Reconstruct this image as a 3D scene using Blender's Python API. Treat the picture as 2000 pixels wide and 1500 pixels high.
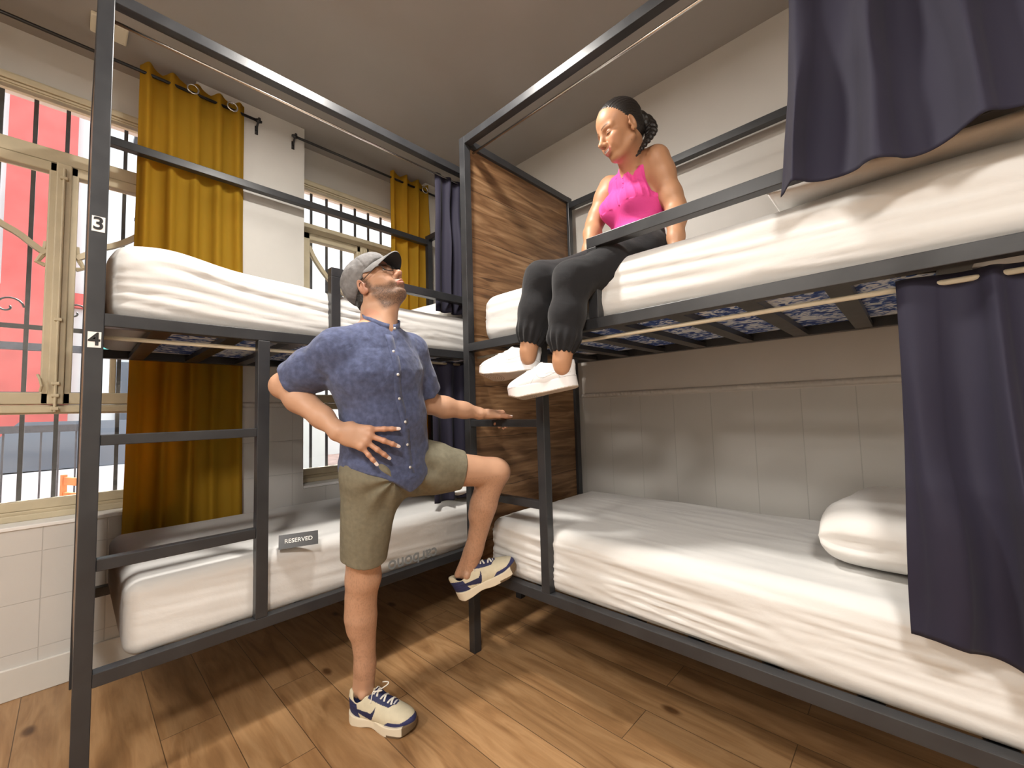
import bpy, bmesh, math, random
import numpy as np
from mathutils import Vector, Matrix, Euler

for _o in list(bpy.data.objects):
    bpy.data.objects.remove(_o, do_unlink=True)
SC = bpy.context.scene
COL = SC.collection
random.seed(7)
PI = math.pi

# ------------------------------------------------------------------ camera
cam_d = bpy.data.cameras.new('camera')
cam_d.sensor_fit = 'HORIZONTAL'
cam_d.sensor_width = 36.0
cam_d.lens = 14.7308
cam_d.clip_start = 0.05
cam_d.clip_end = 200
cam = bpy.data.objects.new('camera', cam_d)
COL.objects.link(cam)
_r = Vector((0.7221635, 0.69114354, -0.02829264))
_u = Vector((0.0647984, -0.02687154, 0.99753651))
_f = Vector((-0.68868065, 0.72221778, 0.06419064))
_M = Matrix((( _r.x, _u.x, -_f.x, 1.65156), (_r.y, _u.y, -_f.y, -1.41180), (_r.z, _u.z, -_f.z, 1.2), (0, 0, 0, 1)))
cam.matrix_world = _M
SC.camera = cam

# ------------------------------------------------------------------ world, sun, room lamp, added fill lights, exposure
SC.view_settings.view_transform = 'Standard'
SC.view_settings.look = 'None'
SC.view_settings.gamma = 1.0
SC.view_settings.use_curve_mapping = False
SC.view_settings.exposure = 0.25

world = bpy.data.worlds.new('world')
SC.world = world
world.use_nodes = True
_bg = world.node_tree.nodes['Background']
_bg.inputs['Color'].default_value = (0.80, 0.90, 1.0, 1)
_bg.inputs['Strength'].default_value = 3.2

sun_d = bpy.data.lights.new('sun', 'SUN')
sun_d.energy = 16.0
sun_d.angle = math.radians(0.6)
sun_d.color = (1.0, 0.95, 0.88)
sun = bpy.data.objects.new('sun', sun_d)
COL.objects.link(sun)
sun.rotation_euler = Vector((0.46, -0.46, -0.76)).to_track_quat('-Z', 'Y').to_euler()
sun.location = (-6, 6, 9)

def overhead_disk_light(name, loc, energy, size, color):
    d = bpy.data.lights.new(name, 'AREA')
    d.shape = 'DISK'
    d.size = size
    d.energy = energy
    d.color = color
    o = bpy.data.objects.new(name, d)
    o.location = loc
    COL.objects.link(o)
    return o
overhead_disk_light('room_and_fill_light', (0.30, -0.62, 3.12), 46.0, 0.22, (1.0, 0.95, 0.88))
overhead_disk_light('room_and_fill_light', (0.4, -3.6, 3.12), 70.0, 0.5, (1.0, 0.95, 0.88))  # added fill far behind the camera, no known fitting there
overhead_disk_light('room_and_fill_light', (2.35, -2.35, 3.12), 95.0, 0.55, (1.0, 0.95, 0.89))  # added fill from the camera side, stands for no known lamp

# ------------------------------------------------------------------ tagging and mesh helpers
def tag(o, label=None, cat=None, group=None, kind=None):
    if label: o['label'] = label
    if cat: o['category'] = cat
    if group: o['group'] = group
    if kind: o['kind'] = kind
    return o

def empty(name, loc=(0, 0, 0), rz=0.0, label=None, cat=None, group=None):
    o = bpy.data.objects.new(name, None)
    o.empty_display_size = 0.1
    o.location = loc
    o.rotation_euler = (0, 0, rz)
    COL.objects.link(o)
    return tag(o, label, cat, group)

def link_mesh(name, me, mat=None, parent=None, smooth=False):
    if mat is not None:
        for m in (mat if isinstance(mat, (list, tuple)) else [mat]):
            me.materials.append(m)
    if smooth:
        me.polygons.foreach_set('use_smooth', np.ones(len(me.polygons), dtype=bool))
    o = bpy.data.objects.new(name, me)
    COL.objects.link(o)
    if parent is not None:
        o.parent = parent
    return o

def np_mesh(name, V, F, mat=None, parent=None, smooth=True, colors=None):
    """V (n,3); F list/array of quads or tris (ragged allowed)."""
    me = bpy.data.meshes.new(name)
    V = np.asarray(V, dtype=np.float32)
    if isinstance(F, np.ndarray):
        nv = F.shape[1]
        nf = F.shape[0]
        me.vertices.add(len(V)); me.vertices.foreach_set('co', V.ravel())
        me.loops.add(nf * nv); me.loops.foreach_set('vertex_index', F.astype(np.int32).ravel())
        me.polygons.add(nf)
        me.polygons.foreach_set('loop_start', (np.arange(nf) * nv).astype(np.int32))
        me.polygons.foreach_set('loop_total', np.full(nf, nv, dtype=np.int32))
        me.update(calc_edges=True); me.validate()
    else:
        me.from_pydata([tuple(map(float, v)) for v in V], [], [tuple(map(int, f)) for f in F])
        me.update()
    if colors is not None:
        at = me.color_attributes.new('Col', 'FLOAT_COLOR', 'POINT')
        c = np.ones((len(V), 4), dtype=np.float32); c[:, :3] = colors
        at.data.foreach_set('color', c.ravel())
    return link_mesh(name, me, mat, parent, smooth)

class MB:
    """collects boxes, tubes, prisms and lathes; build() links them as one mesh."""
    def __init__(s): s.v = []; s.f = []
    def add(s, V, F):
        n = len(s.v); s.v += [tuple(v) for v in V]; s.f += [tuple(i + n for i in f) for f in F]; return s
    def box(s, a, b, bev=0.0):
        (x0, y0, z0), (x1, y1, z1) = a, b
        x0, x1 = min(x0, x1), max(x0, x1); y0, y1 = min(y0, y1), max(y0, y1); z0, z1 = min(z0, z1), max(z0, z1)
        if bev <= 0:
            return s.add([(x0,y0,z0),(x1,y0,z0),(x1,y1,z0),(x0,y1,z0),(x0,y0,z1),(x1,y0,z1),(x1,y1,z1),(x0,y1,z1)],
                         [(0,3,2,1),(4,5,6,7),(0,1,5,4),(1,2,6,5),(2,3,7,6),(3,0,4,7)])
        bm = bmesh.new()
        bmesh.ops.create_cube(bm, size=1)
        for v in bm.verts:
            v.co = Vector(((x0+x1)/2 + v.co.x*(x1-x0), (y0+y1)/2 + v.co.y*(y1-y0), (z0+z1)/2 + v.co.z*(z1-z0)))
        bmesh.ops.bevel(bm, geom=list(bm.edges), offset=bev, segments=2, affect='EDGES', profile=0.5)
        bm.verts.index_update()
        V = [v.co.copy() for v in bm.verts]; F = [[v.index for v in f.verts] for f in bm.faces]
        bm.free()
        return s.add(V, F)
    def tube(s, pts, r, n=10, closed=False, cap=True, radii=None):
        pts = [Vector(p) for p in pts]; m = len(pts); V = []; F = []
        prev = None
        for i, p in enumerate(pts):
            if closed: t = pts[(i+1) % m] - pts[i-1]
            else: t = pts[min(i+1, m-1)] - pts[max(i-1, 0)]
            t.normalize()
            if prev is None:
                a = Vector((0,0,1)) if abs(t.z) < 0.9 else Vector((1,0,0))
                x = t.cross(a).normalized()
            else:
                x = (prev - t * prev.dot(t)).normalized()
            prev = x; y = t.cross(x)
            rr = radii[i] if radii else r
            for k in range(n):
                a = 2*PI*k/n
                V.append(p + x*(rr*math.cos(a)) + y*(rr*math.sin(a)))
        for i in range(m if closed else m-1):
            j = (i+1) % m
            for k in range(n):
                F.append((i*n+k, i*n+(k+1) % n, j*n+(k+1) % n, j*n+k))
        if cap and not closed:
            F.append(tuple(range(n-1, -1, -1))); F.append(tuple((m-1)*n+k for k in range(n)))
        return s.add(V, F)
    def ribbon(s, pts, w, th, up=(0,0,1)):
        """flat strap: rectangular section w across, th thick along 'up'."""
        pts = [Vector(p) for p in pts]; m = len(pts); V = []; F = []
        upv = up if isinstance(up, list) else [Vector(up)]*m
        for i, p in enumerate(pts):
            t = (pts[min(i+1, m-1)] - pts[max(i-1, 0)]).normalized()
            n = Vector(upv[i]); n = (n - t*n.dot(t)).normalized(); b = t.cross(n)
            V += [p + b*(w/2) + n*(th/2), p - b*(w/2) + n*(th/2), p - b*(w/2) - n*(th/2), p + b*(w/2) - n*(th/2)]
        for i in range(m-1):
            for k in range(4):
                F.append((i*4+k, i*4+(k+1) % 4, (i+1)*4+(k+1) % 4, (i+1)*4+k))
        F += [(3,2,1,0), tuple((m-1)*4+k for k in range(4))]
        return s.add(V, F)
    def ball(s, c, r, nu=12, nv=8, sc=(1,1,1)):
        V = [(c[0], c[1], c[2]+r*sc[2])]; F = []
        for i in range(1, nv):
            th = PI*i/nv
            for k in range(nu):
                a = 2*PI*k/nu
                V.append((c[0]+r*sc[0]*math.sin(th)*math.cos(a), c[1]+r*sc[1]*math.sin(th)*math.sin(a), c[2]+r*sc[2]*math.cos(th)))
        V.append((c[0], c[1], c[2]-r*sc[2])); L = len(V)-1
        for k in range(nu): F.append((0, 1+k, 1+(k+1) % nu))
        for i in range(nv-2):
            for k in range(nu):
                F.append((1+i*nu+k, 1+(i+1)*nu+k, 1+(i+1)*nu+(k+1) % nu, 1+i*nu+(k+1) % nu))
        for k in range(nu): F.append((L, 1+(nv-2)*nu+(k+1) % nu, 1+(nv-2)*nu+k))
        return s.add(V, F)
    def prism(s, poly, axis, a, b):
        """extrude a 2-D polygon along axis between a and b; poly holds the two other coords in xyz order."""
        def mk(p, c):
            q = list(p); q.insert(axis, c); return tuple(q)
        n = len(poly)
        V = [mk(p, a) for p in poly] + [mk(p, b) for p in poly]
        F = [tuple(range(n-1, -1, -1)), tuple(range(n, 2*n))] + [(i, (i+1) % n, n+(i+1) % n, n+i) for i in range(n)]
        return s.add(V, F)
    def build(s, name, mat, parent=None, smooth=False, bevel=0.0):
        me = bpy.data.meshes.new(name)
        me.from_pydata([tuple(v) for v in s.v], [], s.f); me.update()
        bm = bmesh.new(); bm.from_mesh(me)
        bmesh.ops.recalc_face_normals(bm, faces=bm.faces)
        bm.to_mesh(me); bm.free()
        o = link_mesh(name, me, mat, parent, smooth)
        return o

# ------------------------------------------------------------------ numpy noise
def _hash3(i, j, k, seed):
    n = (i*374761393 + j*668265263 + k*2147483647 + seed*1274126177).astype(np.int64)
    n = (n ^ (n >> 13)) * 1274126177
    n = n ^ (n >> 16)
    return ((n & 0xFFFF) / 32767.5) - 1.0
def vnoise(P, seed=0):
    P = np.asarray(P, dtype=np.float64)
    I = np.floor(P).astype(np.int64); f = P - I
    f = f*f*f*(f*(f*6-15)+10)
    x, y, z = I[..., 0], I[..., 1], I[..., 2]
    fx, fy, fz = f[..., 0], f[..., 1], f[..., 2]
    def h(a, b, c): return _hash3(x+a, y+b, z+c, seed)
    c00 = h(0,0,0)*(1-fx)+h(1,0,0)*fx; c10 = h(0,1,0)*(1-fx)+h(1,1,0)*fx
    c01 = h(0,0,1)*(1-fx)+h(1,0,1)*fx; c11 = h(0,1,1)*(1-fx)+h(1,1,1)*fx
    c0 = c00*(1-fy)+c10*fy; c1 = c01*(1-fy)+c11*fy
    return c0*(1-fz)+c1*fz
def fbm(P, oct=3, seed=0):
    P = np.asarray(P, dtype=np.float64)
    s = 0; a = 1.0; t = 0
    for o in range(oct):
        s = s + a*vnoise(P*(2**o)+o*17.3, seed+o); t += a; a *= 0.5
    return s/t

# ------------------------------------------------------------------ materials
def new_mat(name):
    m = bpy.data.materials.new(name); m.use_nodes = True
    nt = m.node_tree
    return m, nt, nt.nodes['Principled BSDF']
def nd(nt, t, **kw):
    n = nt.nodes.new(t)
    for k, v in kw.items():
        if k.startswith('i_'): n.inputs[k[2:].replace('_', ' ')].default_value = v
        else: setattr(n, k, v)
    return n
def plain(name, col, rough=0.6, metal=0.0, bump=0.0, bscale=60.0, var=0.0, vscale=6.0, spec=0.5, sheen=0.0, bdist=0.004, coat=0.0):
    m, nt, b = new_mat(name)
    b.inputs['Base Color'].default_value = (*col, 1)
    b.inputs['Roughness'].default_value = rough
    b.inputs['Metallic'].default_value = metal
    b.inputs['Specular IOR Level'].default_value = spec
    if sheen: b.inputs['Sheen Weight'].default_value = sheen
    if coat: b.inputs['Coat Weight'].default_value = coat
    tc = nd(nt, 'ShaderNodeTexCoord')
    if var > 0:
        n = nd(nt, 'ShaderNodeTexNoise'); n.inputs['Scale'].default_value = vscale; n.inputs['Detail'].default_value = 6
        nt.links.new(tc.outputs['Object'], n.inputs['Vector'])
        r = nd(nt, 'ShaderNodeValToRGB')
        r.color_ramp.elements[0].position = 0.3; r.color_ramp.elements[1].position = 0.7
        r.color_ramp.elements[0].color = (*[max(0, c*(1-var)) for c in col], 1)
        r.color_ramp.elements[1].color = (*[min(1, c*(1+var)) for c in col], 1)
        nt.links.new(n.outputs['Fac'], r.inputs['Fac']); nt.links.new(r.outputs['Color'], b.inputs['Base Color'])
    if bump > 0:
        n = nd(nt, 'ShaderNodeTexNoise'); n.inputs['Scale'].default_value = bscale; n.inputs['Detail'].default_value = 4
        nt.links.new(tc.outputs['Object'], n.inputs['Vector'])
        bp = nd(nt, 'ShaderNodeBump'); bp.inputs['Strength'].default_value = bump; bp.inputs['Distance'].default_value = bdist
        nt.links.new(n.outputs['Fac'], bp.inputs['Height']); nt.links.new(bp.outputs['Normal'], b.inputs['Normal'])
    return m
def axes_vec(nt, order, scale=(1, 1, 1), space='pos'):
    """vector (order[0], order[1], order[2]) of world position, scaled."""
    if space == 'pos':
        g = nd(nt, 'ShaderNodeNewGeometry'); src = g.outputs['Position']
    else:
        g = nd(nt, 'ShaderNodeTexCoord'); src = g.outputs['Object']
    s = nd(nt, 'ShaderNodeSeparateXYZ'); nt.links.new(src, s.inputs[0])
    c = nd(nt, 'ShaderNodeCombineXYZ')
    for i, a in enumerate(order):
        if a is None: continue
        mm = nd(nt, 'ShaderNodeMath', operation='MULTIPLY'); mm.inputs[1].default_value = scale[i]
        nt.links.new(s.outputs['XYZ'.index(a)], mm.inputs[0]); nt.links.new(mm.outputs[0], c.inputs[i])
    return c.outputs[0]
def ramp(nt, fac, stops):
    r = nd(nt, 'ShaderNodeValToRGB')
    e = r.color_ramp.elements
    while len(e) < len(stops): e.new(0.5)
    for el, (p, c) in zip(e, stops): el.position = p; el.color = (*c, 1)
    nt.links.new(fac, r.inputs['Fac'])
    return r.outputs['Color']
def mixc(nt, fac, a, b, mode='MIX'):
    m = nd(nt, 'ShaderNodeMix', data_type='RGBA', blend_type=mode)
    for sock, v in ((0, fac), (6, a), (7, b)):
        if hasattr(v, 'links') or isinstance(v, bpy.types.NodeSocket): nt.links.new(v, m.inputs[sock])
        elif sock == 0: m.inputs[0].default_value = v
        else: m.inputs[sock].default_value = (*v, 1)
    return m.outputs[2]

def mat_floor():
    m, nt, b = new_mat('floor_planks')
    v = axes_vec(nt, 'XYZ')
    br = nd(nt, 'ShaderNodeTexBrick'); br.offset = 0.37; br.offset_frequency = 2; br.squash = 1
    br.inputs['Scale'].default_value = 1; br.inputs['Mortar Size'].default_value = 0.0016; br.inputs['Mortar Smooth'].default_value = 0.2
    br.inputs['Brick Width'].default_value = 1.28; br.inputs['Row Height'].default_value = 0.192; br.inputs['Bias'].default_value = 0
    br.inputs['Color1'].default_value = (0, 0, 0, 1); br.inputs['Color2'].default_value = (1, 1, 1, 1); br.inputs['Mortar'].default_value = (0.5, 0.5, 0.5, 1)
    nt.links.new(v, br.inputs['Vector'])
    v2 = axes_vec(nt, 'XYZ', (1.4, 9, 1))
    off = nd(nt, 'ShaderNodeVectorMath', operation='ADD')
    sc = nd(nt, 'ShaderNodeVectorMath', operation='SCALE'); sc.inputs['Scale'].default_value = 7.3
    nt.links.new(br.outputs['Color'], sc.inputs[0]); nt.links.new(v2, off.inputs[0]); nt.links.new(sc.outputs[0], off.inputs[1])
    n1 = nd(nt, 'ShaderNodeTexNoise'); n1.inputs['Scale'].default_value = 1.6; n1.inputs['Detail'].default_value = 8; n1.inputs['Distortion'].default_value = 1.3
    nt.links.new(off.outputs[0], n1.inputs['Vector'])
    v3 = axes_vec(nt, 'XYZ', (4, 70, 1))
    n2 = nd(nt, 'ShaderNodeTexNoise'); n2.inputs['Scale'].default_value = 1.5; n2.inputs['Detail'].default_value = 5
    nt.links.new(v3, n2.inputs['Vector'])
    c = ramp(nt, n1.outputs['Fac'], [(0.25, (0.22, 0.112, 0.046)), (0.45, (0.35, 0.195, 0.086)), (0.6, (0.43, 0.255, 0.122)), (0.8, (0.33, 0.18, 0.078))])
    c = mixc(nt, 0.28, c, ramp(nt, n2.outputs['Fac'], [(0.3, (0.55, 0.55, 0.55)), (0.7, (1, 1, 1))]), 'MULTIPLY')
    # knots
    vk = axes_vec(nt, 'XYZ', (2.3, 4.6, 1))
    vo = nd(nt, 'ShaderNodeTexVoronoi'); vo.inputs['Scale'].default_value = 0.95
    nt.links.new(vk, vo.inputs['Vector'])
    kn = ramp(nt, vo.outputs['Distance'], [(0.0, (0.10, 0.06, 0.03)), (0.055, (0.25, 0.16, 0.09)), (0.11, (1, 1, 1))])
    c = mixc(nt, 0.85, c, kn, 'MULTIPLY')
    pl = ramp(nt, br.outputs['Color'], [(0.0, (0.86, 0.85, 0.83)), (1.0, (1.06, 1.03, 1.0))])
    c = mixc(nt, 1.0, c, pl, 'MULTIPLY')
    c = mixc(nt, br.outputs['Fac'], c, (0.10, 0.055, 0.025))
    nt.links.new(c, b.inputs['Base Color'])
    b.inputs['Roughness'].default_value = 0.42
    bp = nd(nt, 'ShaderNodeBump'); bp.inputs['Strength'].default_value = 0.25; bp.inputs['Distance'].default_value = 0.002
    inv = nd(nt, 'ShaderNodeMath', operation='SUBTRACT'); nt.links.new(n2.outputs['Fac'], inv.inputs[0]); nt.links.new(br.outputs['Fac'], inv.inputs[1])
    nt.links.new(inv.outputs[0], bp.inputs['Height']); nt.links.new(bp.outputs['Normal'], b.inputs['Normal'])
    return m

def mat_wall(name, low, high, zsplit, order, tile=(0.2, 0.2), grout=0.55, off=(0, 0), rough=0.45):
    """painted wall with tiled wainscot below zsplit; order = two axis letters of the wall plane."""
    m, nt, b = new_mat(name)
    v = axes_vec(nt, (order[0], 'Z', None))
    ad = nd(nt, 'ShaderNodeVectorMath', operation='ADD'); ad.inputs[1].default_value = (off[0], off[1], 0)
    nt.links.new(v, ad.inputs[0])
    br = nd(nt, 'ShaderNodeTexBrick'); br.offset = 0.0; br.squash = 1
    br.inputs['Scale'].default_value = 1; br.inputs['Mortar Size'].default_value = 0.0022; br.inputs['Mortar Smooth'].default_value = 0.4
    br.inputs['Brick Width'].default_value = tile[0]; br.inputs['Row Height'].default_value = tile[1]
    br.inputs['Color1'].default_value = (0.0, 0, 0, 1); br.inputs['Color2'].default_value = (1, 1, 1, 1)
    nt.links.new(ad.outputs[0], br.inputs['Vector'])
    g = nd(nt, 'ShaderNodeNewGeometry'); s = nd(nt, 'ShaderNodeSeparateXYZ'); nt.links.new(g.outputs['Position'], s.inputs[0])
    lt = nd(nt, 'ShaderNodeMath', operation='LESS_THAN'); lt.inputs[1].default_value = zsplit; nt.links.new(s.outputs[2], lt.inputs[0])
    n = nd(nt, 'ShaderNodeTexNoise'); n.inputs['Scale'].default_value = 3.0; n.inputs['Detail'].default_value = 7
    nt.links.new(g.outputs['Position'], n.inputs['Vector'])
    nv = ramp(nt, n.outputs['Fac'], [(0.3, (0.93, 0.93, 0.93)), (0.7, (1, 1, 1))])
    lowc = mixc(nt, br.outputs['Color'], tuple(c*0.975 for c in low), low)
    mg = nd(nt, 'ShaderNodeMath', operation='MULTIPLY'); mg.inputs[1].default_value = 1.0; nt.links.new(br.outputs['Fac'], mg.inputs[0])
    lowc = mixc(nt, mg.outputs[0], lowc, tuple(c*grout for c in low))
    c = mixc(nt, lt.outputs[0], high, lowc)
    c = mixc(nt, 1.0, c, nv, 'MULTIPLY')
    nt.links.new(c, b.inputs['Base Color'])
    b.inputs['Roughness'].default_value = rough
    fm = nd(nt, 'ShaderNodeMath', operation='MULTIPLY'); nt.links.new(br.outputs['Fac'], fm.inputs[0]); nt.links.new(lt.outputs[0], fm.inputs[1])
    iv = nd(nt, 'ShaderNodeMath', operation='SUBTRACT'); iv.inputs[0].default_value = 1.0; nt.links.new(fm.outputs[0], iv.inputs[1])
    n2 = nd(nt, 'ShaderNodeTexNoise'); n2.inputs['Scale'].default_value = 45; n2.inputs['Detail'].default_value = 3
    nt.links.new(g.outputs['Position'], n2.inputs['Vector'])
    ma = nd(nt, 'ShaderNodeMath', operation='MULTIPLY_ADD'); ma.inputs[1].default_value = 0.25; nt.links.new(n2.outputs['Fac'], ma.inputs[0]); nt.links.new(iv.outputs[0], ma.inputs[2])
    bp = nd(nt, 'ShaderNodeBump'); bp.inputs['Strength'].default_value = 0.45; bp.inputs['Distance'].default_value = 0.003
    nt.links.new(ma.outputs[0], bp.inputs['Height']); nt.links.new(bp.outputs['Normal'], b.inputs['Normal'])
    return m

def mat_wood_panel():
    m, nt, b = new_mat('rustic_wood_panel')
    v = axes_vec(nt, 'YZX', (1.0, 1, 0.3), 'obj')
    st = axes_vec(nt, 'YZX', (1.6, 16, 1), 'obj')
    n1 = nd(nt, 'ShaderNodeTexNoise'); n1.inputs['Scale'].default_value = 1.7; n1.inputs['Detail'].default_value = 9; n1.inputs['Distortion'].default_value = 1.0
    nt.links.new(st, n1.inputs['Vector'])
    st2 = axes_vec(nt, 'YZX', (0.8, 3.2, 1), 'obj')
    n2 = nd(nt, 'ShaderNodeTexNoise'); n2.inputs['Scale'].default_value = 2.1; n2.inputs['Detail'].default_value = 4
    nt.links.new(st2, n2.inputs['Vector'])
    c = ramp(nt, n1.outputs['Fac'], [(0.22, (0.055, 0.027, 0.011)), (0.42, (0.17, 0.088, 0.038)), (0.56, (0.27, 0.155, 0.075)), (0.72, (0.40, 0.26, 0.145)), (0.85, (0.30, 0.18, 0.095))])
    c = mixc(nt, 0.55, c, ramp(nt, n2.outputs['Fac'], [(0.3, (0.55, 0.5, 0.46)), (0.65, (1.0, 1.0, 1.0))]), 'MULTIPLY')
    br = nd(nt, 'ShaderNodeTexBrick'); br.offset = 0.4; br.inputs['Scale'].default_value = 1
    br.inputs['Mortar Size'].default_value = 0.0025; br.inputs['Mortar Smooth'].default_value = 0.6; br.inputs['Brick Width'].default_value = 3.4; br.inputs['Row Height'].default_value = 0.27
    br.inputs['Color1'].default_value = (0.78, 0.75, 0.72, 1); br.inputs['Color2'].default_value = (1.05, 1.02, 1.0, 1); br.inputs['Mortar'].default_value = (0.25, 0.22, 0.2, 1)
    wob = nd(nt, 'ShaderNodeTexNoise'); wob.inputs['Scale'].default_value = 4; nt.links.new(v, wob.inputs['Vector'])
    ws = nd(nt, 'ShaderNodeVectorMath', operation='SCALE'); ws.inputs['Scale'].default_value = 0.03; nt.links.new(wob.outputs['Color'], ws.inputs[0])
    wa = nd(nt, 'ShaderNodeVectorMath', operation='ADD'); nt.links.new(v, wa.inputs[0]); nt.links.new(ws.outputs[0], wa.inputs[1])
    nt.links.new(wa.outputs[0], br.inputs['Vector'])
    c = mixc(nt, 1.0, c, br.outputs['Color'], 'MULTIPLY')
    # dark splits
    sp = axes_vec(nt, 'YZX', (2.2, 34, 1), 'obj')
    n3 = nd(nt, 'ShaderNodeTexNoise'); n3.inputs['Scale'].default_value = 1.1; n3.inputs['Detail'].default_value = 3; n3.inputs['Distortion'].default_value = 0.8
    nt.links.new(sp, n3.inputs['Vector'])
    c = mixc(nt, 1.0, c, ramp(nt, n3.outputs['Fac'], [(0.26, (0.30, 0.25, 0.22)), (0.34, (1, 1, 1))]), 'MULTIPLY')
    nt.links.new(c, b.inputs['Base Color']); b.inputs['Roughness'].default_value = 0.5
    bp = nd(nt, 'ShaderNodeBump'); bp.inputs['Strength'].default_value = 0.2; bp.inputs['Distance'].default_value = 0.002
    nt.links.new(n1.outputs['Fac'], bp.inputs['Height']); nt.links.new(bp.outputs['Normal'], b.inputs['Normal'])
    return m

def mat_metal():
    m, nt, b = new_mat('charcoal_painted_steel')
    tc = nd(nt, 'ShaderNodeTexCoord')
    n = nd(nt, 'ShaderNodeTexNoise'); n.inputs['Scale'].default_value = 9; n.inputs['Detail'].default_value = 8
    nt.links.new(tc.outputs['Object'], n.inputs['Vector'])
    nt.links.new(ramp(nt, n.outputs['Fac'], [(0.3, (0.022, 0.023, 0.026)), (0.7, (0.034, 0.035, 0.038))]), b.inputs['Base Color'])
    rr = nd(nt, 'ShaderNodeMapRange'); rr.inputs['To Min'].default_value = 0.26; rr.inputs['To Max'].default_value = 0.42
    nt.links.new(n.outputs['Fac'], rr.inputs['Value']); nt.links.new(rr.outputs[0], b.inputs['Roughness'])
    n2 = nd(nt, 'ShaderNodeTexNoise'); n2.inputs['Scale'].default_value = 220
    nt.links.new(tc.outputs['Object'], n2.inputs['Vector'])
    bp = nd(nt, 'ShaderNodeBump'); bp.inputs['Strength'].default_value = 0.08; bp.inputs['Distance'].default_value = 0.001
    nt.links.new(n2.outputs['Fac'], bp.inputs['Height']); nt.links.new(bp.outputs['Normal'], b.inputs['Normal'])
    return m

def mat_cloth(name, col, rough=0.85, weave=900, wb=0.12, crumple=0.0, cs=18, trans=0.0, tcol=None, sheen=0.0, var=0.0, spec=0.3):
    m, nt, b = new_mat(name)
    tc = nd(nt, 'ShaderNodeTexCoord')
    b.inputs['Base Color'].default_value = (*col, 1); b.inputs['Roughness'].default_value = rough
    b.inputs['Specular IOR Level'].default_value = spec
    if sheen: b.inputs['Sheen Weight'].default_value = sheen; b.inputs['Sheen Roughness'].default_value = 0.5
    if var > 0:
        nn = nd(nt, 'ShaderNodeTexNoise'); nn.inputs['Scale'].default_value = 55; nn.inputs['Detail'].default_value = 6
        nt.links.new(tc.outputs['Object'], nn.inputs['Vector'])
        nt.links.new(ramp(nt, nn.outputs['Fac'], [(0.35, tuple(c*(1-var) for c in col)), (0.68, tuple(min(1, c*(1+var)) for c in col))]), b.inputs['Base Color'])
    w = nd(nt, 'ShaderNodeTexNoise'); w.inputs['Scale'].default_value = weave; w.inputs['Detail'].default_value = 2
    nt.links.new(tc.outputs['Object'], w.inputs['Vector'])
    bp = nd(nt, 'ShaderNodeBump'); bp.inputs['Strength'].default_value = wb; bp.inputs['Distance'].default_value = 0.001
    nt.links.new(w.outputs['Fac'], bp.inputs['Height'])
    last = bp.outputs['Normal']
    if crumple > 0:
        c = nd(nt, 'ShaderNodeTexNoise'); c.inputs['Scale'].default_value = cs; c.inputs['Detail'].default_value = 5; c.inputs['Distortion'].default_value = 0.6
        nt.links.new(tc.outputs['Object'], c.inputs['Vector'])
        b2 = nd(nt, 'ShaderNodeBump'); b2.inputs['Strength'].default_value = crumple; b2.inputs['Distance'].default_value = 0.012
        nt.links.new(c.outputs['Fac'], b2.inputs['Height']); nt.links.new(last, b2.inputs['Normal']); last = b2.outputs['Normal']
    nt.links.new(last, b.inputs['Normal'])
    if trans > 0:
        tr = nd(nt, 'ShaderNodeBsdfTranslucent'); tr.inputs['Color'].default_value = (*(tcol or col), 1)
        mx = nd(nt, 'ShaderNodeMixShader'); mx.inputs[0].default_value = trans
        out = nt.nodes['Material Output']
        nt.links.new(b.outputs[0], mx.inputs[1]); nt.links.new(tr.outputs[0], mx.inputs[2]); nt.links.new(mx.outputs[0], out.inputs['Surface'])
    return m

def mat_glass():
    m, nt, b = new_mat('window_glass')
    tr = nd(nt, 'ShaderNodeBsdfTransparent'); tr.inputs['Color'].default_value = (0.96, 0.97, 0.97, 1)
    gl = nd(nt, 'ShaderNodeBsdfGlossy'); gl.inputs['Roughness'].default_value = 0.02
    fr = nd(nt, 'ShaderNodeFresnel'); fr.inputs['IOR'].default_value = 1.45
    mx = nd(nt, 'ShaderNodeMixShader')
    nt.links.new(fr.outputs[0], mx.inputs[0]); nt.links.new(tr.outputs[0], mx.inputs[1]); nt.links.new(gl.outputs[0], mx.inputs[2])
    nt.links.new(mx.outputs[0], nt.nodes['Material Output'].inputs['Surface'])
    return m

def mat_toile():
    """blue and white floral print of the mattress underside."""
    m, nt, b = new_mat('blue_floral_ticking')
    tc = nd(nt, 'ShaderNodeTexCoord')
    n = nd(nt, 'ShaderNodeTexNoise'); n.inputs['Scale'].default_value = 22; n.inputs['Detail'].default_value = 7; n.inputs['Distortion'].default_value = 1.6
    nt.links.new(tc.outputs['Object'], n.inputs['Vector'])
    n2 = nd(nt, 'ShaderNodeTexNoise'); n2.inputs['Scale'].default_value = 6; n2.inputs['Detail'].default_value = 2
    nt.links.new(tc.outputs['Object'], n2.inputs['Vector'])
    ad = nd(nt, 'ShaderNodeMath', operation='MULTIPLY_ADD'); ad.inputs[1].default_value = 0.35; nt.links.new(n2.outputs['Fac'], ad.inputs[0]); nt.links.new(n.outputs['Fac'], ad.inputs[2])
    c = ramp(nt, ad.outputs[0], [(0.58, (0.012, 0.045, 0.22)), (0.66, (0.07, 0.15, 0.42)), (0.70, (0.55, 0.60, 0.68)), (0.80, (0.70, 0.73, 0.76))])
    nt.links.new(c, b.inputs['Base Color']); b.inputs['Roughness'].default_value = 0.8
    return m

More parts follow.
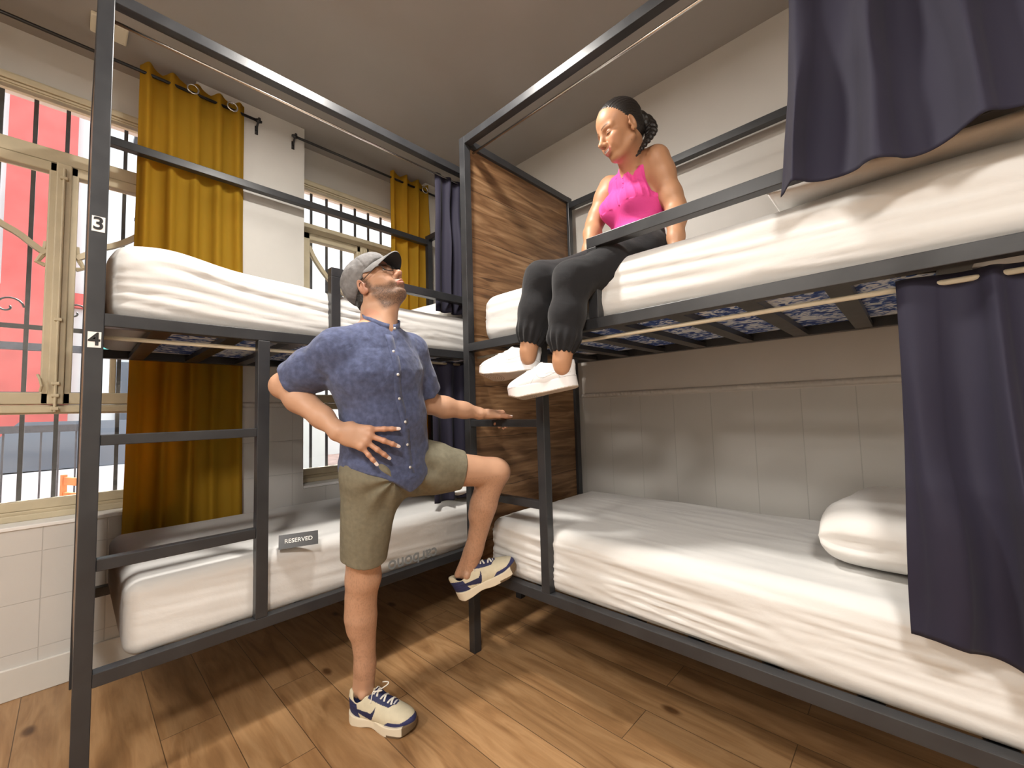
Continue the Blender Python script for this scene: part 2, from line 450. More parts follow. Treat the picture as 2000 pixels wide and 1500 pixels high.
M = {}
M['floor'] = mat_floor()
M['ceiling'] = plain('taupe_ceiling_paint', (0.34, 0.315, 0.29), 0.75, bump=0.15, bscale=30, var=0.04, vscale=2)
M['wall_back'] = mat_wall('wall_back_paint', (0.47, 0.455, 0.425), (0.53, 0.50, 0.46), 1.27, 'X', (0.21, 2.4), 0.84, (0.003, 1.0))
M['wall_window'] = mat_wall('wall_window_paint', (0.60, 0.585, 0.56), (0.62, 0.60, 0.56), 1.266, 'Y', (0.215, 0.215), 0.80, (0.417, 0.025))
M['wall_plain'] = plain('light_wall_paint', (0.60, 0.56, 0.50), 0.7, bump=0.12, bscale=40, var=0.03)
M['niche'] = plain('niche_wall_paint', (0.50, 0.46, 0.40), 0.7, bump=0.15, bscale=40, var=0.04)
M['white_tile'] = plain('white_glazed_tile', (0.62, 0.60, 0.56), 0.3, var=0.03)
M['sill'] = plain('white_sill', (0.80, 0.79, 0.77), 0.45, var=0.03)
M['frame'] = plain('cream_window_paint', (0.52, 0.45, 0.31), 0.5, bump=0.25, bscale=35, var=0.10, vscale=9)
M['glass'] = mat_glass()
M['iron'] = plain('black_iron', (0.045, 0.047, 0.055), 0.55, bump=0.3, bscale=90, var=0.25, vscale=30)
M['metal'] = mat_metal()
M['black'] = plain('black_lacquer', (0.012, 0.011, 0.012), 0.35)
M['rod_white'] = plain('ivory_rod', (0.72, 0.66, 0.52), 0.35, var=0.06)
M['chrome'] = plain('bright_steel', (0.75, 0.74, 0.72), 0.22, metal=1.0)
M['wood'] = mat_wood_panel()
M['sheet'] = mat_cloth('white_cotton_sheet', (0.68, 0.67, 0.65), 0.85, weave=700, wb=0.05, crumple=0.30, cs=7)
M['pillow'] = mat_cloth('white_pillow_cotton', (0.76, 0.74, 0.71), 0.85, weave=700, wb=0.06, crumple=0.35, cs=10)
M['toile'] = mat_toile()
M['mustard'] = mat_cloth('mustard_curtain', (0.46, 0.30, 0.022), 0.8, weave=600, wb=0.10, trans=0.45, tcol=(0.85, 0.46, 0.01), crumple=0.15, cs=6)
M['navy'] = mat_cloth('navy_curtain', (0.016, 0.014, 0.030), 0.75, weave=600, wb=0.12, sheen=0.06, crumple=0.10, cs=8)
M['paper'] = plain('white_paper', (0.78, 0.76, 0.73), 0.6)
M['grey_text'] = plain('grey_print', (0.30, 0.32, 0.33), 0.8)
M['plastic_cream'] = plain('cream_plastic', (0.72, 0.66, 0.52), 0.45)
# ------------------------------------------------------------------ room shell
XW, YB, ZC = -1.29, 1.04, 3.20          # window wall face, back wall face, ceiling
XF, YF = 3.5, -4.4                      # walls behind the camera
def struct(name, mb, mat, parent=None, smooth=False):
    o = mb.build(name, mat, parent, smooth)
    if parent is None: o['kind'] = 'structure'
    return o
struct('floor', MB().box((XW-0.36, YF-0.1, -0.08), (XF+0.1, YB+0.1, 0)), M['floor'])
struct('ceiling', MB().box((XW-0.36, YF-0.1, ZC), (XF+0.1, YB+0.1, ZC+0.08)), M['ceiling'])
struct('wall_back', MB().box((XW-0.36, YB, 0), (XF+0.1, YB+0.1, ZC)), M['wall_back'])
struct('wall_right', MB().box((XF, YF, 0), (XF+0.1, YB, ZC)), M['wall_plain'])
struct('wall_front', MB().box((XW-0.36, YF-0.1, 0), (XF+0.1, YF, ZC)), M['wall_plain'])
N1 = (-1.99, -0.96); N2 = (-0.35, 0.65)
wm = MB()
XO = -1.66
for a, b in ((N2[1], YB), (N1[1], N2[0]), (YF, N1[0])):
    wm.box((XO, a, 0), (XW, b, ZC))
for a, b in (N1, N2):
    wm.box((XO, a, 0), (XW, b, 0.728))
    wm.box((XO, a, 2.93), (-1.50, b, ZC))
struct('wall_left', wm, M['wall_window'])
# rope mouldings that close the tiled wainscot
def rope(name, p0, p1, normal, r=0.0135, pitch=0.026):
    p0, p1 = Vector(p0), Vector(p1); n = Vector(normal); t = (p1-p0).normalized(); up = Vector((0, 0, 1))
    L = (p1-p0).length; m = int(L/0.0032); K = 9
    V = []; F = []
    for i in range(m+1):
        s = L*i/m
        for k in range(K):
            a = -PI/2 + PI*k/(K-1)
            w = 0.62 + 0.38*abs(math.sin(PI*s/pitch + a*0.55))
            V.append(p0 + t*s + up*(r*math.sin(a)) + n*(r*0.9*math.cos(a)*w + 0.0005))
    for i in range(m):
        for k in range(K-1):
            F.append((i*K+k, i*K+k+1, (i+1)*K+k+1, (i+1)*K+k))
    mb = MB(); mb.add(V, F)
    mb.box(tuple(p0 - up*(r+0.003)), tuple(p1 + up*(r+0.003) + n*0.003))
    return mb
struct('trim_1', rope('trim_1', (-1.28, YB, 1.291), (2.9, YB, 1.291), (0, -1, 0)), M['wall_back'], smooth=True)
struct('trim_2', rope('trim_2', (XW, N1[1], 1.283), (XW, N2[0], 1.283), (1, 0, 0)), M['wall_window'], smooth=True)
struct('baseboard_left', MB().box((XW, YF, 0), (XW+0.016, YB, 0.135), 0.004), M['white_tile'])
struct('baseboard_back', MB().box((XW, YB-0.016, 0), (XF, YB, 0.135), 0.004), M['white_tile'])

# ------------------------------------------------------------------ windows
def window(name, y0, y1):
    yc = (y0+y1)/2; x0, x1 = -1.505, -1.44
    root = empty(name, (-1.47, yc, 0.73)); root['kind'] = 'structure'
    def b(n, mb, mat, par=root, smooth=False):
        o = mb.build(n, mat, None, smooth); o.parent = par
        o.matrix_parent_inverse = Matrix.Translation((1.47, -yc, -0.73)) if par is root else par.matrix_parent_inverse
        return o
    f = MB()
    f.box((x0, y0, 0.745), (x1, y0+0.045, 2.93), 0.004); f.box((x0, y1-0.045, 0.745), (x1, y1, 2.93), 0.004)
    f.box((x0, y0, 2.865), (x1, y1, 2.93), 0.004); f.box((x1, y0, 2.885), (x1+0.018, y1, 2.915), 0.004)
    f.box((x1-0.01, y0, 2.872), (x1+0.008, y1, 2.884), 0.002)
    f.box((x0, y0, 2.535), (x1, y1, 2.605), 0.004)                       # transom bar
    f.box((x0, y0, 1.25), (x1, y1, 1.295), 0.004); f.box((x1, y0, 1.256), (x1+0.012, y1, 1.288), 0.004)
    f.box((x0, y0, 0.745), (x1, y1, 0.79), 0.004); f.box((x1, y0, 0.745), (x1+0.02, y1, 0.775), 0.004)
    f.box((x0+0.01, y0, 0.79), (x1-0.006, y1, 0.835), 0.004)
    b('window_frame', f, M['frame'])
    for s in (-1, 1):                                                     # two casement leaves
        a, c = (y0+0.045, yc-0.003) if s < 0 else (yc+0.003, y1-0.045)
        lf = MB(); lx0, lx1 = x0+0.012, x1+0.006
        lf.box((lx0, a, 1.297), (lx1, a+0.05, 2.533), 0.006); lf.box((lx0, c-0.05, 1.297), (lx1, c, 2.533), 0.006)
        lf.box((lx0, a, 2.483), (lx1, c, 2.533), 0.006); lf.box((lx0, a, 1.297), (lx1, c, 1.356), 0.006)
        ga, gc = a+0.05, c-0.05; w = gc-ga
        # curved glazing bar sweeping down to the meeting stile, and a short upright under it
        outer, inner = (ga, gc) if s < 0 else (gc, ga)
        sg = 1 if s < 0 else -1
        pts = []
        for i in range(15):
            t = i/14
            pts.append(((lx0+lx1)/2, outer + sg*w*t, 2.44 - 0.32*math.sin(t*PI*0.5)**0.8 + (0.06*max(0, t-0.75)/0.25)*-1))
        lf.ribbon(pts, 0.03, 0.026, up=(0, 0.0, 1))
        lf.tube([((lx0+lx1)/2, inner - sg*0.005, 2.02+0.003*k*k) if k else ((lx0+lx1)/2, inner, 2.0) for k in range(0, 1)] + [((lx0+lx1)/2, inner - sg*0.035*(1-t)**2, 2.0+0.12*t) for t in (0.1, 0.4, 0.7, 1.0)], 0.012, 6)
        if s > 0:
            lf.box((lx0+0.012, a+0.19, 1.35), (lx1-0.012, a+0.215, 2.13), 0.004)
        leaf = b('casement_leaf', lf, M['frame'])
        g = b('glass_pane', MB().box((-1.476, ga-0.004, 1.352), (-1.473, gc+0.004, 2.487)), M['glass'])
    st = MB(); st.box((x1+0.004, yc-0.028, 1.297), (x1+0.024, yc+0.028, 2.533), 0.006)
    b('cover_strip', st, M['frame'])
    bt = MB(); bt.tube([(x1+0.034, yc, 1.26), (x1+0.034, yc, 2.50)], 0.006, 8)
    for z in (1.275, 1.34, 1.40, 1.72, 2.45):
        bt.box((x1+0.022, yc-0.014, z-0.008), (x1+0.042, yc+0.014, z+0.008), 0.003)
    bt.tube([(x1+0.034, yc-0.05, 1.36), (x1+0.05, yc-0.045, 1.385), (x1+0.05, yc-0.052, 1.42), (x1+0.036, yc-0.06, 1.44)], 0.006, 8)
    b('espagnolette_bolt', bt, M['frame'])
    b('glass_pane', MB().box((-1.476, y0+0.04, 2.60), (-1.473, y1-0.04, 2.87)), M['glass'])
    b('glass_pane', MB().box((-1.476, y0+0.04, 0.83), (-1.473, y1-0.04, 1.255)), M['glass'])
    sl = MB().box((-1.445, y0+0.002, 0.7285), (XW+0.006, y1-0.002, 0.745), 0.003)
    b('window_sill', sl, M['sill'])
    return root
window('window_1', *N1)
window('window_2', *N2)

def grille(y0, y1, label, phase):
    yc = (y0+y1)/2
    g = empty('window_grille', (-1.61, yc, 0.73), label=label, cat='window bars', group='iron grilles outside the windows')
    inv = Matrix.Translation((1.61, -yc, -0.73))
    def b(n, mb):
        o = mb.build(n, M['iron'], g); o.matrix_parent_inverse = inv
    n = int((y1-y0)/0.117)
    for i in range(n+1):
        y = phase + i*0.117
        if y < y0+0.02 or y > y1-0.02: continue
        b('bar', MB().box((-1.616, y-0.0085, 0.75), (-1.604, y+0.0085, 2.92)))
    for z in (0.80, 1.70):
        b('cross_bar', MB().box((-1.604, y0, z-0.012), (-1.596, y1, z+0.012)))
    for k, y in enumerate(np.arange(y0+0.10, y1-0.05, 0.235)):
        s = MB()
        pts = [(-1.61, y+0.055*(1-t/7.5)*math.cos(t), 1.80+0.055*(1-t/7.5)*math.sin(t)) for t in np.linspace(0, 6.6, 20)]
        s.tube(pts, 0.0045, 6); b('scroll', s)
grille(N1[0], N1[1], 'black iron bars outside the left window beside the post numbered 3', -1.94)
grille(N2[0], N2[1], 'black iron bars outside the far window behind the man in the cap', -0.30)

cb = MB().box((-1.235, -1.405, ZC-0.022), (-1.10, -1.268, ZC), 0.006)
for a in ((-1.115, -1.283), (-1.22, -1.283)): cb.tube([(a[0], a[1], ZC-0.021), (a[0], a[1], ZC-0.0235)], 0.004, 8)
tag(cb.build('junction_box', M['plastic_cream']), 'square cream junction box cover on the ceiling behind the left post', 'junction box')

# ------------------------------------------------------------------ bunk beds
T = 0.043; LB = 2.03; WB = 0.985
def tube_box(a, b): return MB().box(a, b, 0.0022)
def make_bunk(name, loc, rz, label, rung2, sticker=False):
    r = empty(name, loc, rz, label, 'bunk bed', 'steel bunk beds in the corner')
    def P(n, mb, mat='metal', smooth=False):
        return mb.build(n, M[mat], r, smooth)
    for s, w in ((0, 0), (0, WB-T), (LB-T, 0), (LB-T, WB-T)):
        P('post', tube_box((s, w, 0), (s+T, w+T, 2.684)))
    e = 0.0005
    for z0, z1 in ((2.641, 2.683), (1.514, 1.557), (0.379, 0.422)):
        P('rail', tube_box((T, e, z0), (LB-T, T-e, z1)))
    for z0, z1 in ((2.600, 2.642), (1.514, 1.557), (0.379, 0.422)):
        P('rail', tube_box((T, WB-T+e, z0), (LB-T, WB-e, z1)))
    P('rail', tube_box((e, T, 2.641), (T-e, WB-T, 2.683)))
    for z0, z1 in ((2.641, 2.683), (1.514, 1.557), (0.379, 0.422)):
        P('rail', tube_box((LB-T+e, T, z0), (LB-e, WB-T, z1)))
    P('end_panel', MB().box((0.004, T, 0.33), (0.024, WB-T, 2.641)), 'wood')
    g = P('guard_rail', tube_box((0.783, e, 1.842), (LB-T, T-e, 1.885)))
    P('guard_post', tube_box((0.783, e, 1.557), (0.783+T, T-e, 1.842)))
    P('ladder_post', tube_box((0.489, e, 0.422), (0.489+T, T-e, 1.514)))
    for z0, z1 in ((1.126, 1.160), rung2):
        P('rung', tube_box((T, 0.004, z0), (0.489, T-0.004, z1)))
    for k in range(8):
        s = 0.165 + k*0.228
        P('slat', MB().box((s, T, 1.516), (s+0.058, WB-T, 1.538)))
        P('slat', MB().box((s, T, 0.381), (s+0.058, WB-T, 0.403)))
    rd = MB().tube([(T, 0.062, 2.612), (LB-T, 0.062, 2.612)], 0.0065, 10)
    tag(P('curtain_rod', rd, 'chrome', True), 'thin bright steel rod under the top rail')
    rd = MB().tube([(T, 0.066, 1.486), (LB-T, 0.066, 1.486)], 0.0075, 10)
    tag(P('curtain_rod', rd, 'rod_white', True), 'thin ivory rod under the upper bed')
    return r
bunkB = make_bunk('bunk_bed', (-0.043, 0, 0), 0, 'charcoal steel bunk bed along the back wall with the woman seated on it', (0.768, 0.802))
bunkA = make_bunk('bunk_bed', (-0.2387, -1.392, 0), PI/2, 'charcoal steel bunk bed by the windows with number stickers 3 and 4', (0.730, 0.768))

def text_mesh(name, body, size, mat, parent, M4, font_bold=0.0, extrude=0.0, sx=1.0):
    cu = bpy.data.curves.new(name, 'FONT'); cu.body = body; cu.size = size; cu.align_x = 'CENTER'; cu.align_y = 'CENTER'
    cu.extrude = extrude; cu.offset = font_bold
    o = bpy.data.objects.new(name, cu); COL.objects.link(o)
    dg = bpy.context.evaluated_depsgraph_get()
    me = bpy.data.meshes.new_from_object(o.evaluated_get(dg))
    bpy.data.objects.remove(o, do_unlink=True)
    V = np.array([v.co[:] for v in me.vertices])
    for v in me.vertices: v.co.x *= sx
    me.transform(M4)
    me.materials.clear()
    return link_mesh(name, me, mat, parent)
def frame4(origin, xdir, ydir):
    x = Vector(xdir).normalized(); y = Vector(ydir).normalized(); z = x.cross(y)
    return Matrix(((x.x, y.x, z.x, origin[0]), (x.y, y.y, z.y, origin[1]), (x.z, y.z, z.z, origin[2]), (0, 0, 0, 1)))
# number stickers on the near post of the left bunk (bunk local: s = along, w = across)
for num, zc in (('3', 1.849), ('4', 1.467)):
    st = MB().box((0.0055, -0.0012, zc-0.0255), (0.037, 0.0004, zc+0.0255)).build('number_sticker', M['paper'], bunkA)
    tag(st, 'white sticker with a black ' + num)
    text_mesh('digit', num, 0.058, M['black'], st, frame4((0.0212, -0.0022, zc), (1, 0, 0), (0, 0, 1)), 0.0012)
# back lower rail of the left bunk shows beside its post; nothing else differs between the two

# ------------------------------------------------------------------ mattresses and bedding
def rbox_grid(L, W, H, r, step):
    """rounded box made of fine grids; returns V, normals, F (quads)."""
    Vs = []; Fs = []; n0 = 0
    h = np.array([L, W, H])/2
    for ax in range(3):
        o = [a for a in range(3) if a != ax]
        na = max(2, int(2*h[o[0]]/step)); nb = max(2, int(2*h[o[1]]/step))
        ga, gb = np.meshgrid(np.linspace(-h[o[0]], h[o[0]], na+1), np.linspace(-h[o[1]], h[o[1]], nb+1), indexing='ij')
        idx = np.arange((na+1)*(nb+1)).reshape(na+1, nb+1)
        q = np.stack([idx[:-1, :-1], idx[1:, :-1], idx[1:, 1:], idx[:-1, 1:]], -1).reshape(-1, 4)
        for sg in (-1, 1):
            P = np.zeros((na+1, nb+1, 3)); P[..., ax] = sg*h[ax]; P[..., o[0]] = ga; P[..., o[1]] = gb
            flip = (sg < 0) ^ (ax == 1)
            Vs.append(P.reshape(-1, 3)); Fs.append((q[:, ::-1] if flip else q)+n0); n0 += (na+1)*(nb+1)
    V = np.concatenate(Vs); F = np.concatenate(Fs)
    key = np.round(V/(step*0.02)).astype(np.int64)
    _, first, inv = np.unique(key, axis=0, return_index=True, return_inverse=True)
    inv = np.asarray(inv).reshape(-1)
    V = V[first]; F = inv[F]
    core = np.clip(V, -(h-r), h-r); d = V-core; n = d/np.maximum(np.linalg.norm(d, axis=1, keepdims=True), 1e-9)
    return core+n*r, n, F
def ridged(P, seed, oct=2):
    return 1-np.abs(fbm(P, oct, seed))*2
def mattress(name, loc, rz, label, L=1.90, W=0.90, H=0.24, r=0.055, seed=0, side=0.006, top=0.003, hump=None, group='white sheeted mattresses', step=0.0085):
    V, n, F = rbox_grid(L, W, H, r, step)
    sd = 1-np.abs(n[:, 2]); tp = np.clip(n[:, 2], 0, 1)
    u = np.where(np.abs(n[:, 1]) > np.abs(n[:, 0]), V[:, 0], V[:, 1])
    P = np.stack([u*1.7, V[:, 2]*34 + u*2.2, n[:, 0]*0.5+seed], 1)
    amp = 0.45+0.55*(0.5+0.5*vnoise(np.stack([u*2.3, V[:, 2]*3, np.full(len(u), seed+9.)], 1), seed))
    a = ridged(P, seed)*side*amp
    Pt = np.stack([V[:, 0]*2.0, V[:, 1]*13+V[:, 0]*1.5, np.full(len(u), seed+3.)], 1)
    b = (ridged(Pt, seed+5)*0.6+fbm(np.stack([V[:, 0]*3, V[:, 1]*4, np.full(len(u), 2.)], 1), 2, seed))*top
    V = V + n*(a*sd + b*tp)[:, None]
    # gentle sag and soft edges
    if hump is not None:
        for (cx, sx, hh) in hump:
            V[:, 2] += np.clip((V[:, 2]+H/2)/H, 0, 1)*hh*np.exp(-((V[:, 0]-cx)/sx)**2)
    o = np_mesh(name, V, F, M['sheet'])
    o.location = loc; o.rotation_euler = (0, 0, rz)
    tag(o, label, 'mattress', group)
    # print of the ticking seen from below, between the slats
    k = MB(); ns = 28; V2 = []
    for i in range(ns):
        t = 2*PI*i/ns
        x = (abs(math.cos(t))**0.45)*math.copysign(1, math.cos(t))*(L/2-0.12); y = (abs(math.sin(t))**0.45)*math.copysign(1, math.sin(t))*(W/2-0.10)
        V2.append((x, y, -H/2-0.0075))
    k.add(V2 + [(x, y, z+0.002) for x, y, z in V2], [tuple(range(ns-1, -1, -1)), tuple(range(ns, 2*ns))] + [(i, (i+1) % ns, ns+(i+1) % ns, ns+i) for i in range(ns)])
    tag(k.build('underside', M['toile'], o), 'blue and white floral underside')
    return o
def bunkpos(which, s, w, z):
    if which == 'B': return (-0.043+s, w, z), 0
    return (-0.2387-w, -1.392+s, z), PI/2
_p, _a = bunkpos('B', 1.055, 0.487, 1.672); mBu = mattress('mattress', _p, _a, 'white sheeted mattress the woman sits on, upper bed by the back wall', seed=3, top=0.006, side=0.007, H=0.25, r=0.07)
_p, _a = bunkpos('B', 1.065, 0.487, 0.541); mBl = mattress('mattress', _p, _a, 'wide white mattress on the lower bed by the back wall, folded duvet on it', seed=11, side=0.010, top=0.0035, H=0.27, r=0.06, L=1.88)
_p, _a = bunkpos('A', 1.00, 0.487, 1.660); mAu = mattress('mattress', _p, _a, 'white wrinkled mattress on the upper bed in front of the windows', seed=23, side=0.009, top=0.004, H=0.225, r=0.055, hump=[(-0.80, 0.19, 0.060), (-0.45, 0.25, 0.02)])
_p, _a = bunkpos('A', 1.065, 0.487, 0.533); mAl = mattress('mattress', _p, _a, 'white mattress on the lower bed by the windows with a black sign on it', seed=31, side=0.0025, top=0.002, H=0.255, r=0.05)
# grey upside-down lettering printed on the side of the lower left mattress
_t = text_mesh('printed_lettering', 'carbono', 0.088, M['grey_text'], mAl, frame4((0.157, -0.4535, -0.086), (-1, 0, 0), (0, 0, -1)), 0.0015, 0.0, 1.0)
tag(_t, 'grey upside down lettering')

def pillow(name, loc, rot, size, label, cat='pillow', group=None, seed=1, mat='pillow', puff=1.0, crease=0.004):
    L, W, H = size
    n = 64; m = 44
    V = []; F = []
    uu, vv = np.meshgrid(np.linspace(-1, 1, n), np.linspace(-1, 1, m), indexing='ij')
    ed = (1-np.abs(uu)**3.2)*(1-np.abs(vv)**3.2)
    x = uu*L/2*(1-0.06*(vv**2)*(1-np.abs(uu))); y = vv*W/2*(1-0.05*uu**2)
    idx = np.arange(n*m).reshape(n, m)
    q = np.stack([idx[:-1, :-1], idx[1:, :-1], idx[1:, 1:], idx[:-1, 1:]], -1).reshape(-1, 4)
    hz = np.clip(ed, 0, 1)**0.42*H/2*puff
    nz = fbm(np.stack([uu*3, vv*3, np.full_like(uu, seed)], -1), 3, seed)*crease*2.0 + ridged(np.stack([uu*2.5+vv, vv*6, np.full_like(uu, seed+4.)], -1), seed)*crease
    top = np.stack([x, y, hz+nz*np.clip(ed*3, 0, 1)], -1).reshape(-1, 3)
    bot = np.stack([x, y, -hz*0.85], -1).reshape(-1, 3)
    V = np.concatenate([top, bot]); F = np.concatenate([q, q[:, ::-1]+n*m])
    rim = np.concatenate([idx[:, 0], idx[-1, 1:], idx[-2::-1, -1], idx[0, -2:0:-1]])
    r2 = np.roll(rim, -1)
    F = np.concatenate([F, np.stack([rim, rim+n*m, r2+n*m, r2], -1)])
    o = np_mesh(name, V, F, M[mat]); o.location = loc; o.rotation_euler = rot
    return tag(o, label, cat, group)
pillow('pillow', (-0.66, 0.32, 1.845), (0.05, 0, 0.1), (0.62, 0.42, 0.16), 'white pillow on the upper bed by the far window, half behind the navy curtain', group='white bed pillows', seed=2)
pillow('pillow', (-0.62, 0.30, 0.745), (0.0, 0, 0.06), (0.66, 0.42, 0.15), 'white pillow on the lower bed by the windows, behind the man', group='white bed pillows', seed=5)
pillow('pillow', (1.66, 0.36, 1.855), (0.0, 0.02, 0.0), (0.60, 0.60, 0.11), 'flat white pillow under the navy curtain on the upper right bed', group='white bed pillows', seed=8)
# duvet rolled up on the lower right bed: a thick fold with a soft rounded front
def duvet():
    n, m = 70, 60
    prof = []
    # closed spiral-like fold profile in (y, z): bottom layer, round front, top layer
    W, H = 0.66, 0.205
    for i in range(m):
        t = 2*PI*i/m
        y = math.copysign(abs(math.cos(t))**0.55, math.cos(t))*W/2; z = math.copysign(abs(math.sin(t))**0.75, math.sin(t))*H/2
        prof.append((y, z))
    prof = np.array(prof)
    V = []
    for i in range(n):
        s = i/(n-1); x = (s-0.5)*0.46
        k = 1-abs(2*s-1)**7
        k = max(k, 0.0)**0.33
        P = prof*np.array([0.93+0.07*k, max(k, 0.02)])
        nn = fbm(np.stack([np.full(m, s*4), prof[:, 0]*9, prof[:, 1]*14], 1), 3, 4)*0.011
        # crease of the fold on the front side
        fr = np.exp(-((prof[:, 1]+0.010)/0.016)**2)*(prof[:, 0] < -0.15)
        P[:, 0] += fr*0.035*(0.6+0.4*math.sin(s*9))*k
        rad = np.maximum(np.linalg.norm(prof, axis=1, keepdims=True), 1e-6)
        P = P + prof/rad*nn[:, None]
        V.append(np.stack([np.full(m, x)+0.012*np.sin(prof[:, 0]*9), P[:, 0], P[:, 1]], 1))
    V = np.concatenate(V); F = []
    for i in range(n-1):
        for k in range(m): F.append((i*m+k, i*m+(k+1) % m, (i+1)*m+(k+1) % m, (i+1)*m+k))
    F.append(tuple(range(m-1, -1, -1))); F.append(tuple((n-1)*m+k for k in range(m)))
    o = np_mesh('folded_duvet', V, F, M['pillow'])
    o.location = (1.665, 0.53, 0.775); o.rotation_euler = (0, 0, -0.10)
    return tag(o, 'folded white duvet on the lower bed beside the navy curtain', 'duvet')
duvet()

# reserved sign: a black tent card standing on the lower left mattress
rs = empty('reserved_sign', (-0.262, -0.738, 0.660), 0, 'black tent sign reading RESERVED on the lower bed by the windows', 'sign')
ang = math.atan2(0.128, 0.045)
rs.rotation_euler = (0, 0, ang)
cardw, cardh = 0.148, 0.056
mb = MB(); tl = 0.42
for sg in (-1, 1):
    y0 = sg*cardh*math.sin(tl); 
    mb.add([(-cardw/2, y0-0.001, 0), (cardw/2, y0-0.001, 0), (cardw/2, -0.001, cardh*math.cos(tl)), (-cardw/2, -0.001, cardh*math.cos(tl)),
            (-cardw/2, y0+0.001, 0), (cardw/2, y0+0.001, 0), (cardw/2, 0.001, cardh*math.cos(tl)), (-cardw/2, 0.001, cardh*math.cos(tl))],
           [(0,1,2,3), (7,6,5,4), (0,4,5,1), (1,5,6,2), (2,6,7,3), (3,7,4,0)])
mb.build('card', M['black'], rs)
_yy = -cardh*math.sin(tl)/2
text_mesh('lettering', 'RESERVED', 0.0235, M['paper'], rs, frame4((0, _yy-0.0032, cardh*math.cos(tl)/2+0.001), (1, 0, 0), (0, math.sin(tl), math.cos(tl))), 0.0002, 0.0, 1.0)

# ------------------------------------------------------------------ curtains
def curtain_mesh(P0, P1, ztop, zbot, folds, amp, normal, nu=150, nv=70, seed=0, flare=(0, 0), amp_top=0.35, th=0.003, zvar=None, shift=None, scallop=0.0):
    P0, P1 = np.array(P0, float), np.array(P1, float); n = np.array(normal, float)
    u = np.linspace(0, 1, nu); v = np.linspace(0, 1, nv)
    U, Vv = np.meshgrid(u, v, indexing='ij')
    ph = 2*PI*folds*U + 1.3*vnoise(np.stack([U*3, Vv*1.2, np.full_like(U, seed+0.5)], -1), seed) + 0.9*vnoise(np.stack([U*7, Vv*2.5, np.full_like(U, seed+7.5)], -1), seed+1)*Vv
    A = amp*(amp_top+(1-amp_top)*np.clip(Vv*1.6, 0, 1))*(0.7+0.5*vnoise(np.stack([U*5, Vv*1.0, np.full_like(U, seed+3.3)], -1), seed+2))
    w = np.sin(ph); w = np.sign(w)*np.abs(w)**0.8
    off = A*w + 0.012*vnoise(np.stack([U*4, Vv*4, np.full_like(U, seed+5.)], -1), seed+3)
    lat = 0.28*A*np.cos(ph*1.0)
    wid = 1+flare[0]*Vv+flare[1]*Vv**2
    d = P1-P0; L = np.linalg.norm(d); t = d/L
    uc = 0.5+(U-0.5)*wid
    zb = np.full(nu, zbot) if zvar is None else zvar(u)
    zt = ztop + scallop*np.abs(np.sin(PI*folds*u+0.4))
    Z = zt[:, None]*(1-Vv) + zb[:, None]*Vv
    X = P0[0]+d[0]*uc+t[0]*lat+n[0]*off; Y = P0[1]+d[1]*uc+t[1]*lat+n[1]*off
    if shift is not None:
        sx, sy = shift(U, Vv); X = X+sx; Y = Y+sy
    A1 = np.stack([X+n[0]*th/2, Y+n[1]*th/2, Z], -1).reshape(-1, 3); A2 = np.stack([X-n[0]*th/2, Y-n[1]*th/2, Z], -1).reshape(-1, 3)
    idx = np.arange(nu*nv).reshape(nu, nv)
    q = np.stack([idx[:-1, :-1], idx[1:, :-1], idx[1:, 1:], idx[:-1, 1:]], -1).reshape(-1, 4)
    rim = np.concatenate([idx[:, 0], idx[-1, 1:], idx[-2::-1, -1], idx[0, -2:0:-1]]); r2 = np.roll(rim, -1); N = nu*nv
    F = np.concatenate([q, q[:, ::-1]+N, np.stack([rim, rim+N, r2+N, r2], -1)])
    return np.concatenate([A1, A2]), F
def curtain(name, label, group, mat, cat='curtain', **kw):
    V, F = curtain_mesh(**kw)
    o = np_mesh(name, V, F, M[mat]); return tag(o, label, cat, group)

def eyelets(o, pts):
    for p in pts:
        e = MB(); e.tube([(p[0], p[1]+0.026*math.cos(a), p[2]+0.026*math.sin(a)) for a in np.linspace(0, 2*PI, 20)[:-1]], 0.005, 6, closed=True)
        tag(e.build('eyelet', M['chrome'], o, True), 'steel eyelet ring')
c1 = curtain('window_curtain', 'mustard yellow curtain in front of the left window, numbered post to its left', 'mustard curtains at the windows', 'mustard',
        P0=(-1.252, -1.215, 0), P1=(-1.252, -0.715, 0), ztop=3.135, zbot=0.40, folds=4.5, amp=0.030, normal=(1, 0, 0), seed=4, flare=(0.02, 0.05), amp_top=0.9, scallop=0.02)
eyelets(c1, [(-1.222, -0.985, 3.098), (-1.228, -0.79, 3.098)])
c2 = curtain('window_curtain', 'mustard yellow curtain at the far window beside the navy curtain', 'mustard curtains at the windows', 'mustard',
        P0=(-1.252, 0.285, 0), P1=(-1.252, 0.665, 0), ztop=3.135, zbot=0.40, folds=3.5, amp=0.030, normal=(1, 0, 0), seed=14, flare=(0.0, 0.06), amp_top=0.9, scallop=0.02)
eyelets(c2, [(-1.222, 0.60, 3.09)])
